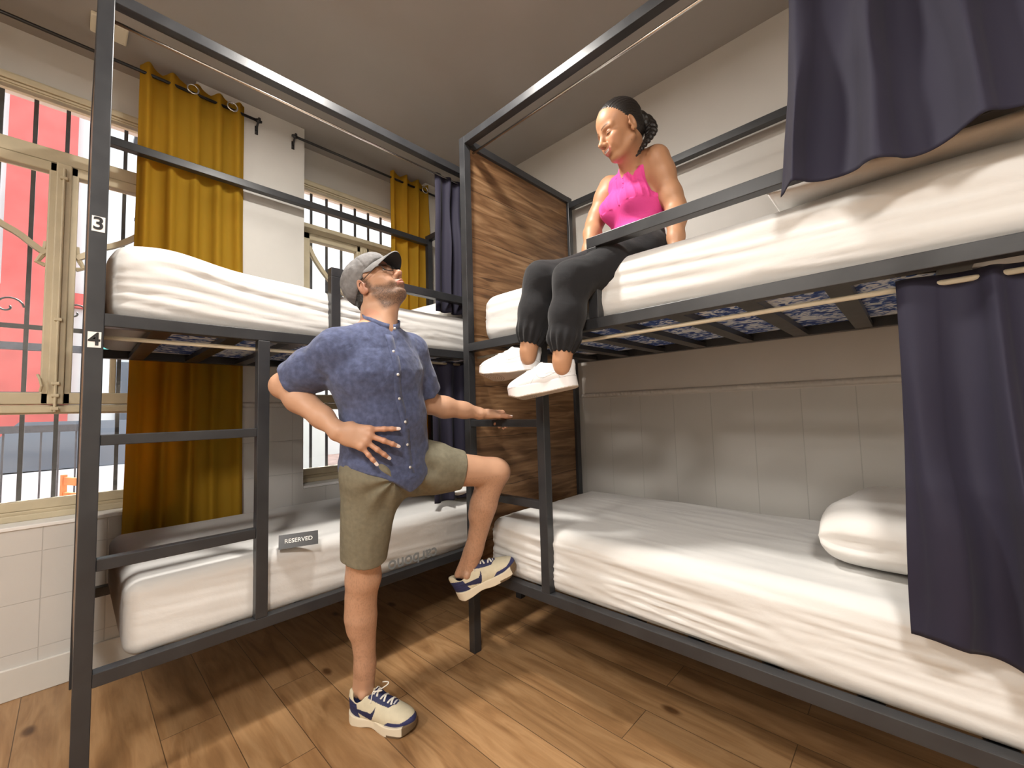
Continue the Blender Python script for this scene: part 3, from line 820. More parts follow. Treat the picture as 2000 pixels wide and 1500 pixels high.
def rod(y0, y1, label):
    r = empty('curtain_pole', (-1.25, (y0+y1)/2, 3.092), label=label, cat='curtain rod', group='black curtain poles over the windows')
    inv = Matrix.Translation((1.25, -(y0+y1)/2, -3.092))
    def b(n, mb, sm=True):
        o = mb.build(n, M['black'], r, sm); o.matrix_parent_inverse = inv
    b('pole', MB().tube([(-1.25, y0, 3.092), (-1.25, y1, 3.092)], 0.0085, 12))
    for y in (y0+0.02, y1-0.02):
        if y < -1.9: yb = -1.99-0.03
        br = MB().tube([(XW, y, 3.045), (XW+0.012, y, 3.06), (-1.262, y, 3.078), (-1.25, y, 3.083)], 0.006, 8)
        br.box((XW, y-0.009, 3.02), (XW+0.004, y+0.009, 3.075)); br.ball((-1.25, y+0.006, 3.108), 0.009)
        br.tube([(-1.25, y-0.012, 3.092), (-1.25, y+0.012, 3.092)], 0.012, 12)
        b('bracket', br)
rod(-2.06, -0.625, 'black pole over the left window carrying the big yellow curtain')
rod(-0.445, 0.80, 'black pole over the far window carrying the narrow yellow curtain')

nv_group = 'navy privacy curtains of the bunk beds'
curtain('bed_curtain', 'navy curtain gathered at the far end of the upper bed by the windows', nv_group, 'navy',
        P0=(-0.305, 0.03, 0), P1=(-0.305, 0.585, 0), ztop=2.625, zbot=1.79, folds=7, amp=0.022, normal=(1, 0, 0), seed=21, amp_top=0.45, flare=(0.0, 0.03))
curtain('bed_curtain', 'navy curtain hanging at the far end of the lower bed by the windows', nv_group, 'navy',
        P0=(-0.307, -0.02, 0), P1=(-0.307, 0.585, 0), ztop=1.498, zbot=0.70, folds=6, amp=0.020, normal=(1, 0, 0), seed=25, amp_top=0.45)
curtain('bed_curtain', 'navy curtain hanging at the right over the upper bed, hem lying on the flat pillow', nv_group, 'navy',
        P0=(1.455, 0.062, 0), P1=(1.975, 0.062, 0), ztop=2.628, zbot=1.80, folds=3.6, amp=0.034, normal=(0, -1, 0), seed=35, amp_top=0.5, flare=(0.06, 0.10),
        zvar=lambda u: 1.772+0.012*np.sin(u*11)+0.02*u, shift=lambda U, V: (0*U, -0.155*np.clip((V-0.25)/0.75, 0, 1)**1.3))
curtain('bed_curtain', 'long navy curtain hanging at the right over the lower bed, below the upper mattress', nv_group, 'navy',
        P0=(1.635, 0.066, 0), P1=(1.98, 0.066, 0), ztop=1.507, zbot=0.60, folds=2.6, amp=0.034, normal=(0, -1, 0), seed=44, amp_top=0.4, flare=(0.03, 0.05),
        zvar=lambda u: 0.652-0.03*u+0.012*np.sin(u*9), shift=lambda U, V: (-0.012*V, -0.120*np.clip(V/0.6, 0, 1)))
# ------------------------------------------------------------------ the street outside
M['paving'] = plain('pink_paving', (0.42, 0.27, 0.22), 0.9, var=0.18, vscale=5)
M['facade'] = plain('pale_facade', (0.62, 0.60, 0.57), 0.9, var=0.06, vscale=1.2)
M['redbrick'] = plain('red_render', (0.50, 0.10, 0.085), 0.9, var=0.12, vscale=3)
M['teal'] = plain('teal_sign', (0.12, 0.46, 0.38), 0.6)
M['dark_glass'] = plain('shop_glass', (0.10, 0.11, 0.13), 0.15)
M['orange'] = plain('orange_wood', (0.52, 0.17, 0.05), 0.6, var=0.2, vscale=14)
M['tan'] = plain('tan_wood', (0.50, 0.30, 0.14), 0.6, var=0.2, vscale=14)
M['leaf'] = plain('yellow_green_leaves', (0.23, 0.27, 0.035), 0.7, var=0.6, vscale=14)  # yellow-green foliage colour with random variation
M['bark'] = plain('bark', (0.16, 0.12, 0.09), 0.9, var=0.3, vscale=20)
M['lime'] = plain('lime_plastic', (0.30, 0.52, 0.03), 0.5)
M['white_paint'] = plain('white_car_paint', (0.75, 0.75, 0.77), 0.3)
GZ = -0.12
struct('ground', MB().box((-40, -30, GZ-0.1), (XO-0.001, 30, GZ)), M['paving'])
fb = empty('building', (-9.6, 0, GZ), label='pale street building with red pillars and balconies seen through the left window', cat='building')
def ex(par, n, mb, mat, smooth=False):
    o = mb.build(n, M[mat], par, smooth); o.matrix_parent_inverse = par.matrix_basis.inverted(); return o
bx = -9.6
ex(fb, 'wall', MB().box((bx-1, -16, GZ), (bx, 3.2, 9)), 'facade')
for y in (-13.2, -9.2, -5.45, -1.9):
    ex(fb, 'pillar', MB().box((bx, y-0.42, GZ), (bx+0.22, y+0.42, 9)), 'redbrick')
for y in (-11.3, -7.3, -3.7, 0.2):
    ex(fb, 'shop_window', MB().box((bx, y-1.05, GZ+0.4), (bx+0.05, y+1.05, GZ+2.5)), 'dark_glass')
    ex(fb, 'sign_board', MB().box((bx, y-1.25, GZ+2.7), (bx+0.16, y+1.25, GZ+3.25)), 'teal')
    for z in (4.2, 7.0):
        ex(fb, 'balcony_window', MB().box((bx, y-0.5, z), (bx+0.04, y+0.5, z+1.9)), 'dark_glass')
        br = MB().box((bx, y-0.9, z-0.12), (bx+0.7, y+0.9, z))
        for k in range(15): br.box((bx+0.66, y-0.88+k*0.125, z), (bx+0.69, y-0.855+k*0.125, z+0.85))
        br.box((bx+0.65, y-0.9, z+0.85), (bx+0.70, y+0.9, z+0.9))
        ex(fb, 'balcony', br, 'iron')
ex(fb, 'upper_band', MB().box((bx, -16, 3.35), (bx+0.12, 3.2, 3.62)), 'redbrick')
def pergola(x, y, label):
    p = empty('pergola', (x, y, GZ), label=label, cat='terrace frame')
    for dy in (-1.1, 0, 1.1):
        ex(p, 'post', MB().box((x-0.035, y+dy-0.035, GZ), (x+0.035, y+dy+0.035, 1.95)), 'iron')
    for z in (1.12, 1.45, 1.93):
        ex(p, 'beam', MB().box((x-0.03, y-1.13, z), (x+0.03, y+1.13, z+0.07)), 'iron')
    rl = MB()
    for k in range(19): rl.box((x-0.008, y-1.08+k*0.12, 0.1), (x+0.008, y-1.066+k*0.12, 1.12))
    ex(p, 'railing', rl, 'iron')
pergola(-4.6, -2.35, 'black metal terrace frame with railing outside the left window')
def chair_out(x, y, rz, mat, label):
    c = empty('terrace_chair', (x, y, GZ), rz, label, 'chair', 'terrace chairs on the street')
    def b(n, mb): mb.build(n, M[mat], c)
    b('seat', MB().box((-0.2, -0.2, 0.44), (0.2, 0.2, 0.475)))
    for sx in (-0.18, 0.18):
        for sy in (-0.18, 0.18): b('leg', MB().box((sx-0.018, sy-0.018, 0), (sx+0.018, sy+0.018, 0.44)))
    bk = MB()
    for sx in (-0.18, 0.18): bk.box((sx-0.018, 0.17, 0.475), (sx+0.018, 0.2, 0.9))
    for z in (0.58, 0.7, 0.82): bk.box((-0.18, 0.175, z), (0.18, 0.195, z+0.06))
    b('backrest', bk)
chair_out(-3.2, -1.55, 0.4, 'orange', 'orange wooden terrace chair outside the left window, nearer the curtain')
chair_out(-3.9, -3.1, 1.9, 'tan', 'tan wooden terrace chair outside the left window, at the picture edge')
def table_out(x, y, label):
    t = empty('terrace_table', (x, y, GZ), 0, label, 'table')
    MB().box((-0.35, -0.35, 0.70), (0.35, 0.35, 0.735)).build('tabletop', M['tan'], t)
    MB().tube([(0, 0, 0.02), (0, 0, 0.70)], 0.03, 10).build('column', M['iron'], t)
    MB().box((-0.22, -0.22, 0), (0.22, 0.22, 0.02)).build('base', M['iron'], t)
table_out(-4.0, -2.2, 'square tan terrace table outside the left window')
def parked_car():
    c = empty('parked_car', (-6.6, -1.0, GZ), 0, 'white parked car on the street behind the left window', 'car')
    V = [(-0.85, -2.0, 0.25), (0.85, -2.0, 0.25), (0.85, 2.0, 0.25), (-0.85, 2.0, 0.25), (-0.85, -2.05, 0.75), (0.85, -2.05, 0.75), (0.85, 2.05, 0.8), (-0.85, 2.05, 0.8)]
    MB().add(V, [(0,3,2,1),(4,5,6,7),(0,1,5,4),(1,2,6,5),(2,3,7,6),(3,0,4,7)]).build('body', M['white_paint'], c)
    V = [(-0.8, -1.3, 0.78), (0.8, -1.3, 0.78), (0.8, 1.3, 0.78), (-0.8, 1.3, 0.78), (-0.65, -0.85, 1.35), (0.65, -0.85, 1.35), (0.65, 0.7, 1.35), (-0.65, 0.7, 1.35)]
    MB().add(V, [(0,3,2,1),(4,5,6,7),(0,1,5,4),(1,2,6,5),(2,3,7,6),(3,0,4,7)]).build('cabin', M['dark_glass'], c)
    for sx in (-0.86, 0.72):
        for y in (-1.25, 1.25): MB().tube([(sx, y, 0.3), (sx+0.14, y, 0.3)], 0.3, 18).build('wheel', M['black'], c)
parked_car()
def tree(x, y, h, r, seed, label):
    t = empty('street_tree', (x, y, GZ), 0, label, 'tree', 'street trees behind the far window')
    MB().tube([(0, 0, 0), (0.05, 0.02, h*0.35), (0.0, 0.1, h*0.7)], 0.1, 8, radii=[0.12, 0.09, 0.05]).build('trunk', M['bark'], t)
    rng = np.random.default_rng(seed); n = 2600
    D = rng.normal(size=(n, 3)); D /= np.linalg.norm(D, axis=1, keepdims=True)
    C = D*(rng.random((n, 1))**0.45)*np.array([r, r, r*1.15]); C[:, 2] += h*0.75
    A = rng.normal(size=(n, 3)); A /= np.linalg.norm(A, axis=1, keepdims=True)
    B = np.cross(A, rng.normal(size=(n, 3))); B /= np.linalg.norm(B, axis=1, keepdims=True)
    s = 0.06+0.05*rng.random((n, 1))
    V = np.stack([C-A*s, C-B*s*0.5, C+A*s, C+B*s*0.5], 1).reshape(-1, 3)
    o = np_mesh('crown', V, np.arange(4*n).reshape(n, 4), M['leaf'], t, False)
tree(-5.6, 3.4, 3.6, 1.25, 1, 'green and yellow leafy street tree seen through the far window, left of the pair')
tree(-7.2, 6.2, 4.4, 1.5, 2, 'green and yellow leafy street tree seen through the far window, right of the pair')
wb = empty('recycling_bin', (-7.4, 3.3, GZ), 0, 'lime green recycling bin on the street seen under the man\'s elbow', 'bin')
MB().box((-0.3, -0.33, 0.06), (0.3, 0.33, 0.95), 0.03).build('body', M['lime'], wb)
MB().box((-0.33, -0.36, 0.95), (0.33, 0.36, 1.06), 0.03).build('lid', M['lime'], wb)
fb2 = empty('building', (-13, 9, GZ), label='pale street building with plain walls behind the trees at the far window', cat='building')
ex(fb2, 'wall', MB().box((-14, 4, GZ), (-13, 24, 9)), 'facade')
for y in (6.5, 9.5, 12.5, 15.5):
    for z in (1.0, 4.2): ex(fb2, 'window', MB().box((-13, y-0.6, z), (-12.95, y+0.6, z+1.7)), 'dark_glass')
# ------------------------------------------------------------------ people: signed-distance modelling, meshed with surface nets
F32 = np.float32
def vv(*a): return np.array(a if len(a) > 1 else a[0], dtype=np.float64)
def unit(a): a = np.asarray(a, float); return a/np.linalg.norm(a)
class Cap:                                   # tapered capsule
    def __init__(s, a, b, ra, rb=None):
        s.a, s.b = vv(a), vv(b); s.ra = ra; s.rb = ra if rb is None else rb
        s.c = (s.a+s.b)/2; s.R = np.linalg.norm(s.b-s.a)/2+max(s.ra, s.rb)
    def d(s, P):
        ab = s.b-s.a; L = ab@ab
        q = P-s.a
        t = np.clip((q@ab)/max(L, 1e-12), 0, 1)
        return np.linalg.norm(q-t[:, None]*ab, axis=1)-(s.ra+(s.rb-s.ra)*t)
class ECap:                                  # capsule with elliptical section; X is the wide axis
    def __init__(s, a, b, ea, eb, X):
        s.a, s.b = vv(a), vv(b); s.ea, s.eb = vv(ea), vv(eb)
        z = unit(s.b-s.a); x = vv(X); x = unit(x-z*(x@z)); s.X = x; s.Z = z; s.Y = np.cross(z, x)
        s.c = (s.a+s.b)/2; s.R = np.linalg.norm(s.b-s.a)/2+max(s.ea.max(), s.eb.max())
    def d(s, P):
        ab = s.b-s.a; q = P-s.a
        t = np.clip((q@ab)/(ab@ab), 0, 1); q = q-t[:, None]*ab
        e = s.ea+(s.eb-s.ea)*t[:, None]
        rm = e.min(axis=1)
        k0 = np.sqrt((q@s.X/e[:, 0])**2+(q@s.Y/e[:, 1])**2+(q@s.Z/rm)**2)
        k1 = np.sqrt((q@s.X/e[:, 0]**2)**2+(q@s.Y/e[:, 1]**2)**2+(q@s.Z/rm**2)**2)
        return np.where(k0 < 1e-6, -rm, k0*(k0-1)/np.maximum(k1, 1e-9))
class Ell:
    def __init__(s, c, r, A=None):
        s.c = vv(c); s.r = vv(r); s.A = np.eye(3) if A is None else np.array(A); s.R = s.r.max()
    def d(s, P):
        q = (P-s.c)@s.A
        k0 = np.linalg.norm(q/s.r, axis=1); k1 = np.linalg.norm(q/s.r**2, axis=1)
        return np.where(k0 < 1e-6, -s.r.min(), k0*(k0-1)/np.maximum(k1, 1e-9))
class Half:                                  # half space: negative where (P-p).n < 0
    def __init__(s, p, n): s.p = vv(p); s.n = unit(n); s.c = None
    def d(s, P): return (P-s.p)@s.n
class Fn:
    def __init__(s, f, c, R): s.f = f; s.c = vv(c); s.R = R
    def d(s, P): return s.f(P)
def smin(a, b, k):
    if k <= 0: return np.minimum(a, b)
    h = np.maximum(k-np.abs(a-b), 0)/k
    return np.minimum(a, b)-h*h*k*0.25
def smax(a, b, k): return -smin(-a, -b, k)
def ev(ops, P, use=None):
    D = np.full(len(P), 0.25)
    for i, (op, pr, k) in enumerate(ops):
        if use is not None and not use[i]: continue
        d = pr.d(P)
        if op == '+': D = smin(D, d, k)
        elif op == '-': D = smax(D, -d, k)
        else: D = smax(D, d, k)
    return D
def sdf_mesh(ops, h, disp=None, B=16, pad=0.03, maxd=0.0):
    adds = [o[1] for o in ops if o[0] == '+']
    lo = np.min([a.c-a.R for a in adds], axis=0)-pad; hi = np.max([a.c+a.R for a in adds], axis=0)+pad
    nb = np.ceil((hi-lo)/(h*B)).astype(int)
    gi = np.stack(np.meshgrid(*[np.arange(n) for n in nb], indexing='ij'), -1).reshape(-1, 3)
    bs = h*B; C = lo+(gi+0.5)*bs; hd = bs*0.87
    Dall = np.stack([o[1].d(C) for o in ops])
    Dc = ev(ops, C)
    act = np.abs(Dc) < hd+0.035+maxd
    g1 = np.arange(B+1); G = np.stack(np.meshgrid(g1, g1, g1, indexing='ij'), -1)
    keys = []; verts = []; quads = []
    STR = np.array([1 << 40, 1 << 20, 1], dtype=np.int64)
    cells = G[:B, :B, :B]
    for bi in np.nonzero(act)[0]:
        near = Dall[:, bi]
        use = [(near[i] < hd+0.06+max(0, Dc[bi])) if ops[i][0] == '+' else (near[i] < hd+0.05 if ops[i][0] == '-' else near[i] > -hd-0.05) for i in range(len(ops))]
        base = gi[bi]*B
        P = (lo+(base+G)*h).reshape(-1, 3)
        D = ev(ops, P, use)
        if disp is not None: D = D+disp(P)
        if D.min() > 0 or D.max() < 0: continue
        D = D.reshape(B+1, B+1, B+1); S = D < 0
        cnt = np.zeros((B, B, B), int); acc = np.zeros((B, B, B, 3))
        for ax in range(3):
            a = [slice(0, B+1)]*3; b = [slice(0, B+1)]*3
            a[ax] = slice(0, B); b[ax] = slice(1, B+1)
            d0 = D[tuple(a)]; d1 = D[tuple(b)]; x = S[tuple(a)] != S[tuple(b)]
            if not x.any(): continue
            t = np.where(x, d0/np.where(x, d0-d1, 1), 0)
            pos = G[tuple(a)].astype(float).copy(); pos[..., ax] += t
            o1, o2 = [q for q in range(3) if q != ax]
            for s1 in (0, 1):
                for s2 in (0, 1):
                    sl = [slice(0, B)]*3; sl[o1] = slice(s1, B+s1); sl[o2] = slice(s2, B+s2)
                    xs = x[tuple(sl)]; cnt += xs; acc += pos[tuple(sl)]*xs[..., None]
            # owned edges: sample index < B on the other axes
            sl = [slice(0, B)]*3
            xs = x[tuple(sl)]; e = cells[xs]+base
            if len(e):
                d1_, d2_ = np.zeros(3, int), np.zeros(3, int); d1_[o1] = 1; d2_[o2] = 1
                q = np.stack([(e-d1_-d2_)@STR, (e-d2_)@STR, e@STR, (e-d1_)@STR], 1)
                fl = S[tuple(a)][tuple(sl)][xs]
                if ax == 1: fl = ~fl
                q[~fl] = q[~fl][:, ::-1]
                quads.append(q)
        m = cnt > 0
        keys.append((cells[m]+base)@STR); verts.append(lo+(acc[m]/cnt[m][:, None]+base)*h)
    K = np.concatenate(keys); V = np.concatenate(verts); Q = np.concatenate(quads)
    od = np.argsort(K); K = K[od]; V = V[od]
    pos = np.searchsorted(K, Q); pos = np.clip(pos, 0, len(K)-1)
    ok = (K[pos] == Q).all(axis=1)
    return V, pos[ok].astype(np.int64)
def smooth_v(V, Q, it=1, lam=0.5):
    for _ in range(it):
        A = np.zeros_like(V); n = np.zeros(len(V))
        for a, b in ((0, 1), (1, 2), (2, 3), (3, 0)):
            np.add.at(A, Q[:, a], V[Q[:, b]]); np.add.at(A, Q[:, b], V[Q[:, a]])
            np.add.at(n, Q[:, a], 1); np.add.at(n, Q[:, b], 1)
        V = V+(A/np.maximum(n, 1)[:, None]-V)*lam
    return V
def frame(fw, up):
    f = unit(fw); l = unit(np.cross(vv(up), f)); u = np.cross(f, l)
    return np.stack([f, l, u], 1)            # columns: forward, left, up
def mat_attr(name, rough=0.5, bump=0.0, bs=200, spec=0.5, bd=0.001, sss=0.0):
    m, nt, b = new_mat(name)
    at = nd(nt, 'ShaderNodeAttribute'); at.attribute_name = 'Col'
    nt.links.new(at.outputs['Color'], b.inputs['Base Color'])
    b.inputs['Roughness'].default_value = rough; b.inputs['Specular IOR Level'].default_value = spec
    if sss:
        b.inputs['Subsurface Weight'].default_value = sss; b.inputs['Subsurface Radius'].default_value = (0.012, 0.005, 0.003); b.inputs['Subsurface Scale'].default_value = 1.0
    if bump:
        tc = nd(nt, 'ShaderNodeTexCoord'); n = nd(nt, 'ShaderNodeTexNoise'); n.inputs['Scale'].default_value = bs; n.inputs['Detail'].default_value = 4
        nt.links.new(tc.outputs['Object'], n.inputs['Vector'])
        bp = nd(nt, 'ShaderNodeBump'); bp.inputs['Strength'].default_value = bump; bp.inputs['Distance'].default_value = bd
        nt.links.new(n.outputs['Fac'], bp.inputs['Height']); nt.links.new(bp.outputs['Normal'], b.inputs['Normal'])
    return m
M['skin'] = mat_attr('skin', 0.48, 0.15, 260, 0.45, 0.0008)
M['shoe'] = mat_attr('shoe_upper', 0.65, 0.2, 300, 0.4, 0.0006)
M['sole'] = mat_attr('shoe_sole', 0.7, 0.1, 120, 0.4)
M['lace'] = plain('cotton_lace', (0.78, 0.76, 0.70), 0.85)
M['lace_white'] = plain('white_lace', (0.80, 0.76, 0.73), 0.85)
M['linen'] = mat_cloth('blue_linen', (0.078, 0.095, 0.180), 0.9, weave=420, wb=0.35, crumple=0.50, cs=16, var=0.22, sheen=0.15)
M['khaki'] = mat_cloth('khaki_cotton', (0.185, 0.168, 0.118), 0.88, weave=500, wb=0.2, crumple=0.30, cs=14, var=0.10)
M['pink'] = mat_cloth('pink_ribbed_knit', (0.78, 0.075, 0.33), 0.8, weave=600, wb=0.2, crumple=0.08, cs=12)
M['black_cloth'] = mat_cloth('black_jersey', (0.012, 0.012, 0.014), 0.9, weave=500, wb=0.15, crumple=0.35, cs=12, sheen=0.12)
M['cap'] = mat_cloth('washed_grey_cotton', (0.20, 0.195, 0.195), 0.9, weave=500, wb=0.25, crumple=0.30, cs=22, var=0.15)
M['cap_under'] = plain('charcoal_visor_lining', (0.028, 0.028, 0.032), 0.85)
M['hair'] = plain('dark_hair', (0.012, 0.009, 0.008), 0.42, bump=0.5, bscale=160, spec=0.5)
M['eye_white'] = plain('eye', (0.70, 0.67, 0.63), 0.15)
M['iris'] = plain('dark_iris', (0.02, 0.012, 0.008), 0.1)
M['specs'] = plain('dark_spectacle_frame', (0.02, 0.017, 0.016), 0.3)
M['lens'] = mat_glass()
M['button'] = plain('pearl_button', (0.75, 0.74, 0.72), 0.3)
M['cord_red'] = plain('dark_red_cord', (0.20, 0.012, 0.02), 0.7)
M['gold'] = plain('gold_metal', (0.85, 0.62, 0.35), 0.25, metal=1.0)
M['nail_white'] = plain('pale_nail', (0.82, 0.72, 0.68), 0.25)

def hand_ops(W, Fd, Nd, thumb_side, curls, spread, thumb, sc=1.0, k=0.010, lens=None, wr=(0.029, 0.021)):
    """W wrist; Fd toward the knuckles; Nd out of the back of the hand; thumb_side +1/-1 along N x F."""
    W = vv(W); f = unit(Fd); n = vv(Nd); n = unit(n-f*(n@f)); s = np.cross(n, f)*thumb_side
    ops = []; tips = []
    off = np.array([0.030, 0.010, -0.011, -0.030])*sc; fl = np.array([0.088, 0.092, 0.087, 0.078])*sc
    lens = lens or [(0.044, 0.026, 0.022), (0.049, 0.030, 0.023), (0.045, 0.028, 0.023), (0.035, 0.021, 0.020)]
    rad = np.array([0.0092, 0.0094, 0.0088, 0.0078])*sc
    ops.append(('+', ECap(W-f*0.012*sc, W+f*0.030*sc, (wr[0]*sc, wr[1]*sc), (0.034*sc, 0.018*sc), s), 0.02))
    ops.append(('+', ECap(W+f*0.025*sc, W+f*0.078*sc, (0.036*sc, 0.0165*sc), (0.040*sc, 0.0135*sc), s), 0.02))
    for i in range(4):
        base = W+f*fl[i]+s*off[i]
        ops.append(('+', Cap(W+f*0.02*sc+s*off[i]*0.55, base, 0.0115*sc, 0.0112*sc), 0.014*sc))
        ops.append(('+', Ell(base+n*0.003*sc, (0.0118*sc,)*3), 0.008*sc))
        a = spread[i]; dirv = f*math.cos(a)+s*math.sin(a); p = base; ang = 0.0
        for j in range(3):
            ang += curls[i][j]
            dd = unit(dirv*math.cos(ang)-n*math.sin(ang)); q = p+dd*lens[i][j]*sc
            r0 = rad[i]*(1.0, 0.94, 0.86)[j]; r1 = rad[i]*(0.96, 0.87, 0.74)[j]
            ops.append(('+', Cap(p, q, r0, r1), 0.004*sc if j else 0.007*sc))
            if j < 2: ops.append(('+', Ell(q+n*0.0012*sc, (r1*1.06,)*3), 0.003))
            p = q
        tips.append((p, dd, unit(n*math.cos(ang)+dirv*math.sin(ang)), r1, s))
    # thumb from the side of the palm near its base
    t0 = W+f*0.020*sc+s*0.024*sc-n*0.006*sc
    for j, (dv, L, r0, r1) in enumerate(zip(thumb, (0.044, 0.034, 0.028), (0.0145, 0.0112, 0.0100), (0.0115, 0.0102, 0.0080))):
        dd = unit(f*dv[0]+s*dv[1]+n*dv[2]); q = t0+dd*L*sc
        ops.append(('+', Cap(t0, q, r0*sc, r1*sc), 0.012*sc if j == 0 else 0.004*sc)); t0 = q
    nn = unit(n-dd*(n@dd)) if abs(n@dd) < 0.9 else s
    tips.append((t0, dd, unit(nn+s*0.4), 0.0080*sc, s))
    return ops, tips
def nail_mesh(tips, mb, ln=0.012, w=0.0046, out=0.0):
    for p, dd, up, r, s in tips:
        up = unit(up-dd*(up@dd)); sd = np.cross(dd, up); n0 = len(mb.v); V = []
        for i, t in enumerate(np.linspace(-0.75, 0.55+out, 6)):
            ww = w*(1.0 if i < 4 else (0.9 if i == 4 else 0.55)); 
            for kk in (-1, -0.5, 0, 0.5, 1):
                c = p+dd*(t*ln)+sd*ww*kk+up*(r*(math.sqrt(max(0, 1-(0.62*kk)**2)))*(1.03-0.10*max(0, t)) + 0.0003)
                V.append(c)
        F = [(a*5+b, a*5+b+1, (a+1)*5+b+1, (a+1)*5+b) for a in range(5) for b in range(4)]
        mb.add(V, F)
def limb(pts, k=0.02):
    """chain of (point, radius)."""
    return [('+', Cap(a[0], b[0], a[1], b[1]), k) for a, b in zip(pts[:-1], pts[1:])]
def lerp(a, b, t): return vv(a)*(1-t)+vv(b)*t

def head_ops(O, A, sex, sc=1.0, open_mouth=0.0):
    T = lambda x, y, z: vv(O)+A@(np.array([x, y, z])*sc)
    o = []
    def ell(c, r, k, op='+', B=None): o.append((op, Ell(T(*c), np.array(r)*sc, A if B is None else A@B), k))
    def cap(a, b, ra, rb, k, op='+'): o.append((op, Cap(T(*a), T(*b), ra*sc, rb*sc), k))
    m = sex == 'm'
    ell((-0.012, 0, 0.043), (0.098, 0.077, 0.082), 0.0)
    ell((0.022, 0, 0.030), (0.072, 0.066, 0.070), 0.02)             # forehead
    ell((0.030, 0, -0.035), (0.062, 0.058, 0.070), 0.02)            # mid face
    ell((0.034, 0, -0.074), (0.050, 0.046 if m else 0.041, 0.040), 0.02)            # jaw
    ell((0.072, 0, -0.100), (0.019, 0.021 if m else 0.017, 0.016), 0.022)           # chin
    for s in (-1, 1):
        cap((-0.002, s*0.056, -0.060), (0.060, s*0.022, -0.100), 0.014, 0.013, 0.022)   # jaw line
        ell((0.062, s*0.040, -0.028), (0.024, 0.022, 0.018), 0.022)                 # cheek bone
        ell((0.066, s*0.034, -0.052), (0.022, 0.018, 0.022), 0.02)                  # cheek
        cap((0.083, s*0.014, 0.016), (0.070, s*0.050, 0.014), 0.011 if m else 0.009, 0.009, 0.016)
        ell((0.097, s*0.033, -0.006), (0.019, 0.018, 0.012), 0.014, '-')            # socket
        ell((0.0735, s*0.0325, -0.006), (0.0155, 0.0160, 0.0140), 0.004)            # lids over the eyeball
        cap((0.0895, s*0.020, -0.0045), (0.0840, s*0.046, -0.005), 0.0016, 0.0016, 0.003, '-')
    cap((0.088, 0, 0.006), (0.112, 0, -0.033), 0.0085, 0.0105, 0.014)               # nose bridge
    ell((0.114, 0, -0.036), (0.0125, 0.0125, 0.0105), 0.008)                        # nose tip
    for s in (-1, 1):
        ell((0.101, s*0.0125, -0.041), (0.0115, 0.0085, 0.0085), 0.006)
        ell((0.109, s*0.006, -0.0475), (0.005, 0.0032, 0.0035), 0.002, '-')
    ell((0.083, 0, -0.068), (0.020, 0.026, 0.020), 0.014)                           # muzzle
    wd = 0.024 if open_mouth else 0.021
    for s in (-1, 1):
        cap((0.1035, s*0.003, -0.0635), (0.087, s*wd, -0.068+0.006*open_mouth), 0.0052, 0.003, 0.006)
        cap((0.1000, s*0.001, -0.0765), (0.087, s*wd, -0.071+0.006*open_mouth), 0.0066, 0.003, 0.006)
        cap((0.1075, 0, -0.0700), (0.089, s*(wd+0.002), -0.0695+0.006*open_mouth), 0.0024, 0.0012, 0.002, '-')
    ell((0.095, 0, -0.0875), (0.010, 0.022, 0.005), 0.008, '-')
    for s in (-1, 1):                                                               # ears
        Bm = np.array(Euler((0.0, 0.15, s*0.32)).to_matrix())
        ell((-0.012, s*0.078, -0.012), (0.0185, 0.0075, 0.031), 0.006, '+', Bm)
        ell((-0.007, s*0.0845, -0.006), (0.0105, 0.0065, 0.0185), 0.004, '-', Bm)
        ell((-0.004, s*0.076, -0.036), (0.009, 0.006, 0.010), 0.006, '+')
        ell((0.004, s*0.077, -0.014), (0.005, 0.006, 0.008), 0.004, '+')
    return o, T
def paint(base, V, O, A, sc): return (V-vv(O))@A/sc
def blend(col, mask, c): return col*(1-mask[:, None])+np.array(c)[None]*mask[:, None]
def sstep(e0, e1, x):
    t = np.clip((x-e0)/(e1-e0), 0, 1); return t*t*(3-2*t)

# ================================================================== the man
mj = dict(ankR=(-0.014, -0.569, 0.100), kneeR=(0.047, -0.609, 0.560), hipR=(0.139, -0.625, 0.990), hipL=(0.101, -0.462, 0.985), kneeL=(0.260, -0.083, 0.926), ankL=(0.132, -0.148, 0.470),
          shR=(0.181, -0.775, 1.435), shL=(0.165, -0.457, 1.452), elR=(-0.018, -0.875, 1.319), wrR=(0.215, -0.776, 1.145), elL=(0.116, -0.332, 1.243), wrL=(0.190, -0.115, 1.196),
          neckb=(0.191, -0.606, 1.541), pel=(0.128, -0.548, 1.010), waist=(0.165, -0.569, 1.160), chest=(0.180, -0.617, 1.366), uch=(0.186, -0.625, 1.470))
mj = {k: vv(v) for k, v in mj.items()}
CR, CU, CF = vv(*_r), vv(*_u), vv(*_f)       # right / up / forward of the view from the doorway
latS = unit(mj['shL']-mj['shR']); latH = unit(mj['hipL']-mj['hipR'])
def turn_frame(a, b, roll, side):
    """head frame: facing +side along CR, turned a toward the viewer, pitched up b, rolled."""
    f = (CR*side*math.cos(a)-CF*math.sin(a)); f = unit(f)*math.cos(b)+CU*math.sin(b); f = unit(f)
    A = frame(f, CU)
    R = np.array(Matrix.Rotation(roll, 3, 'X'))
    return A@R
MO = vv(0.150, -0.604, 1.702); MA = turn_frame(math.radians(19), math.radians(40), math.radians(0), 1)
hops, MT = head_ops(MO, MA, 'm', 1.0)
man_ops = list(hops)
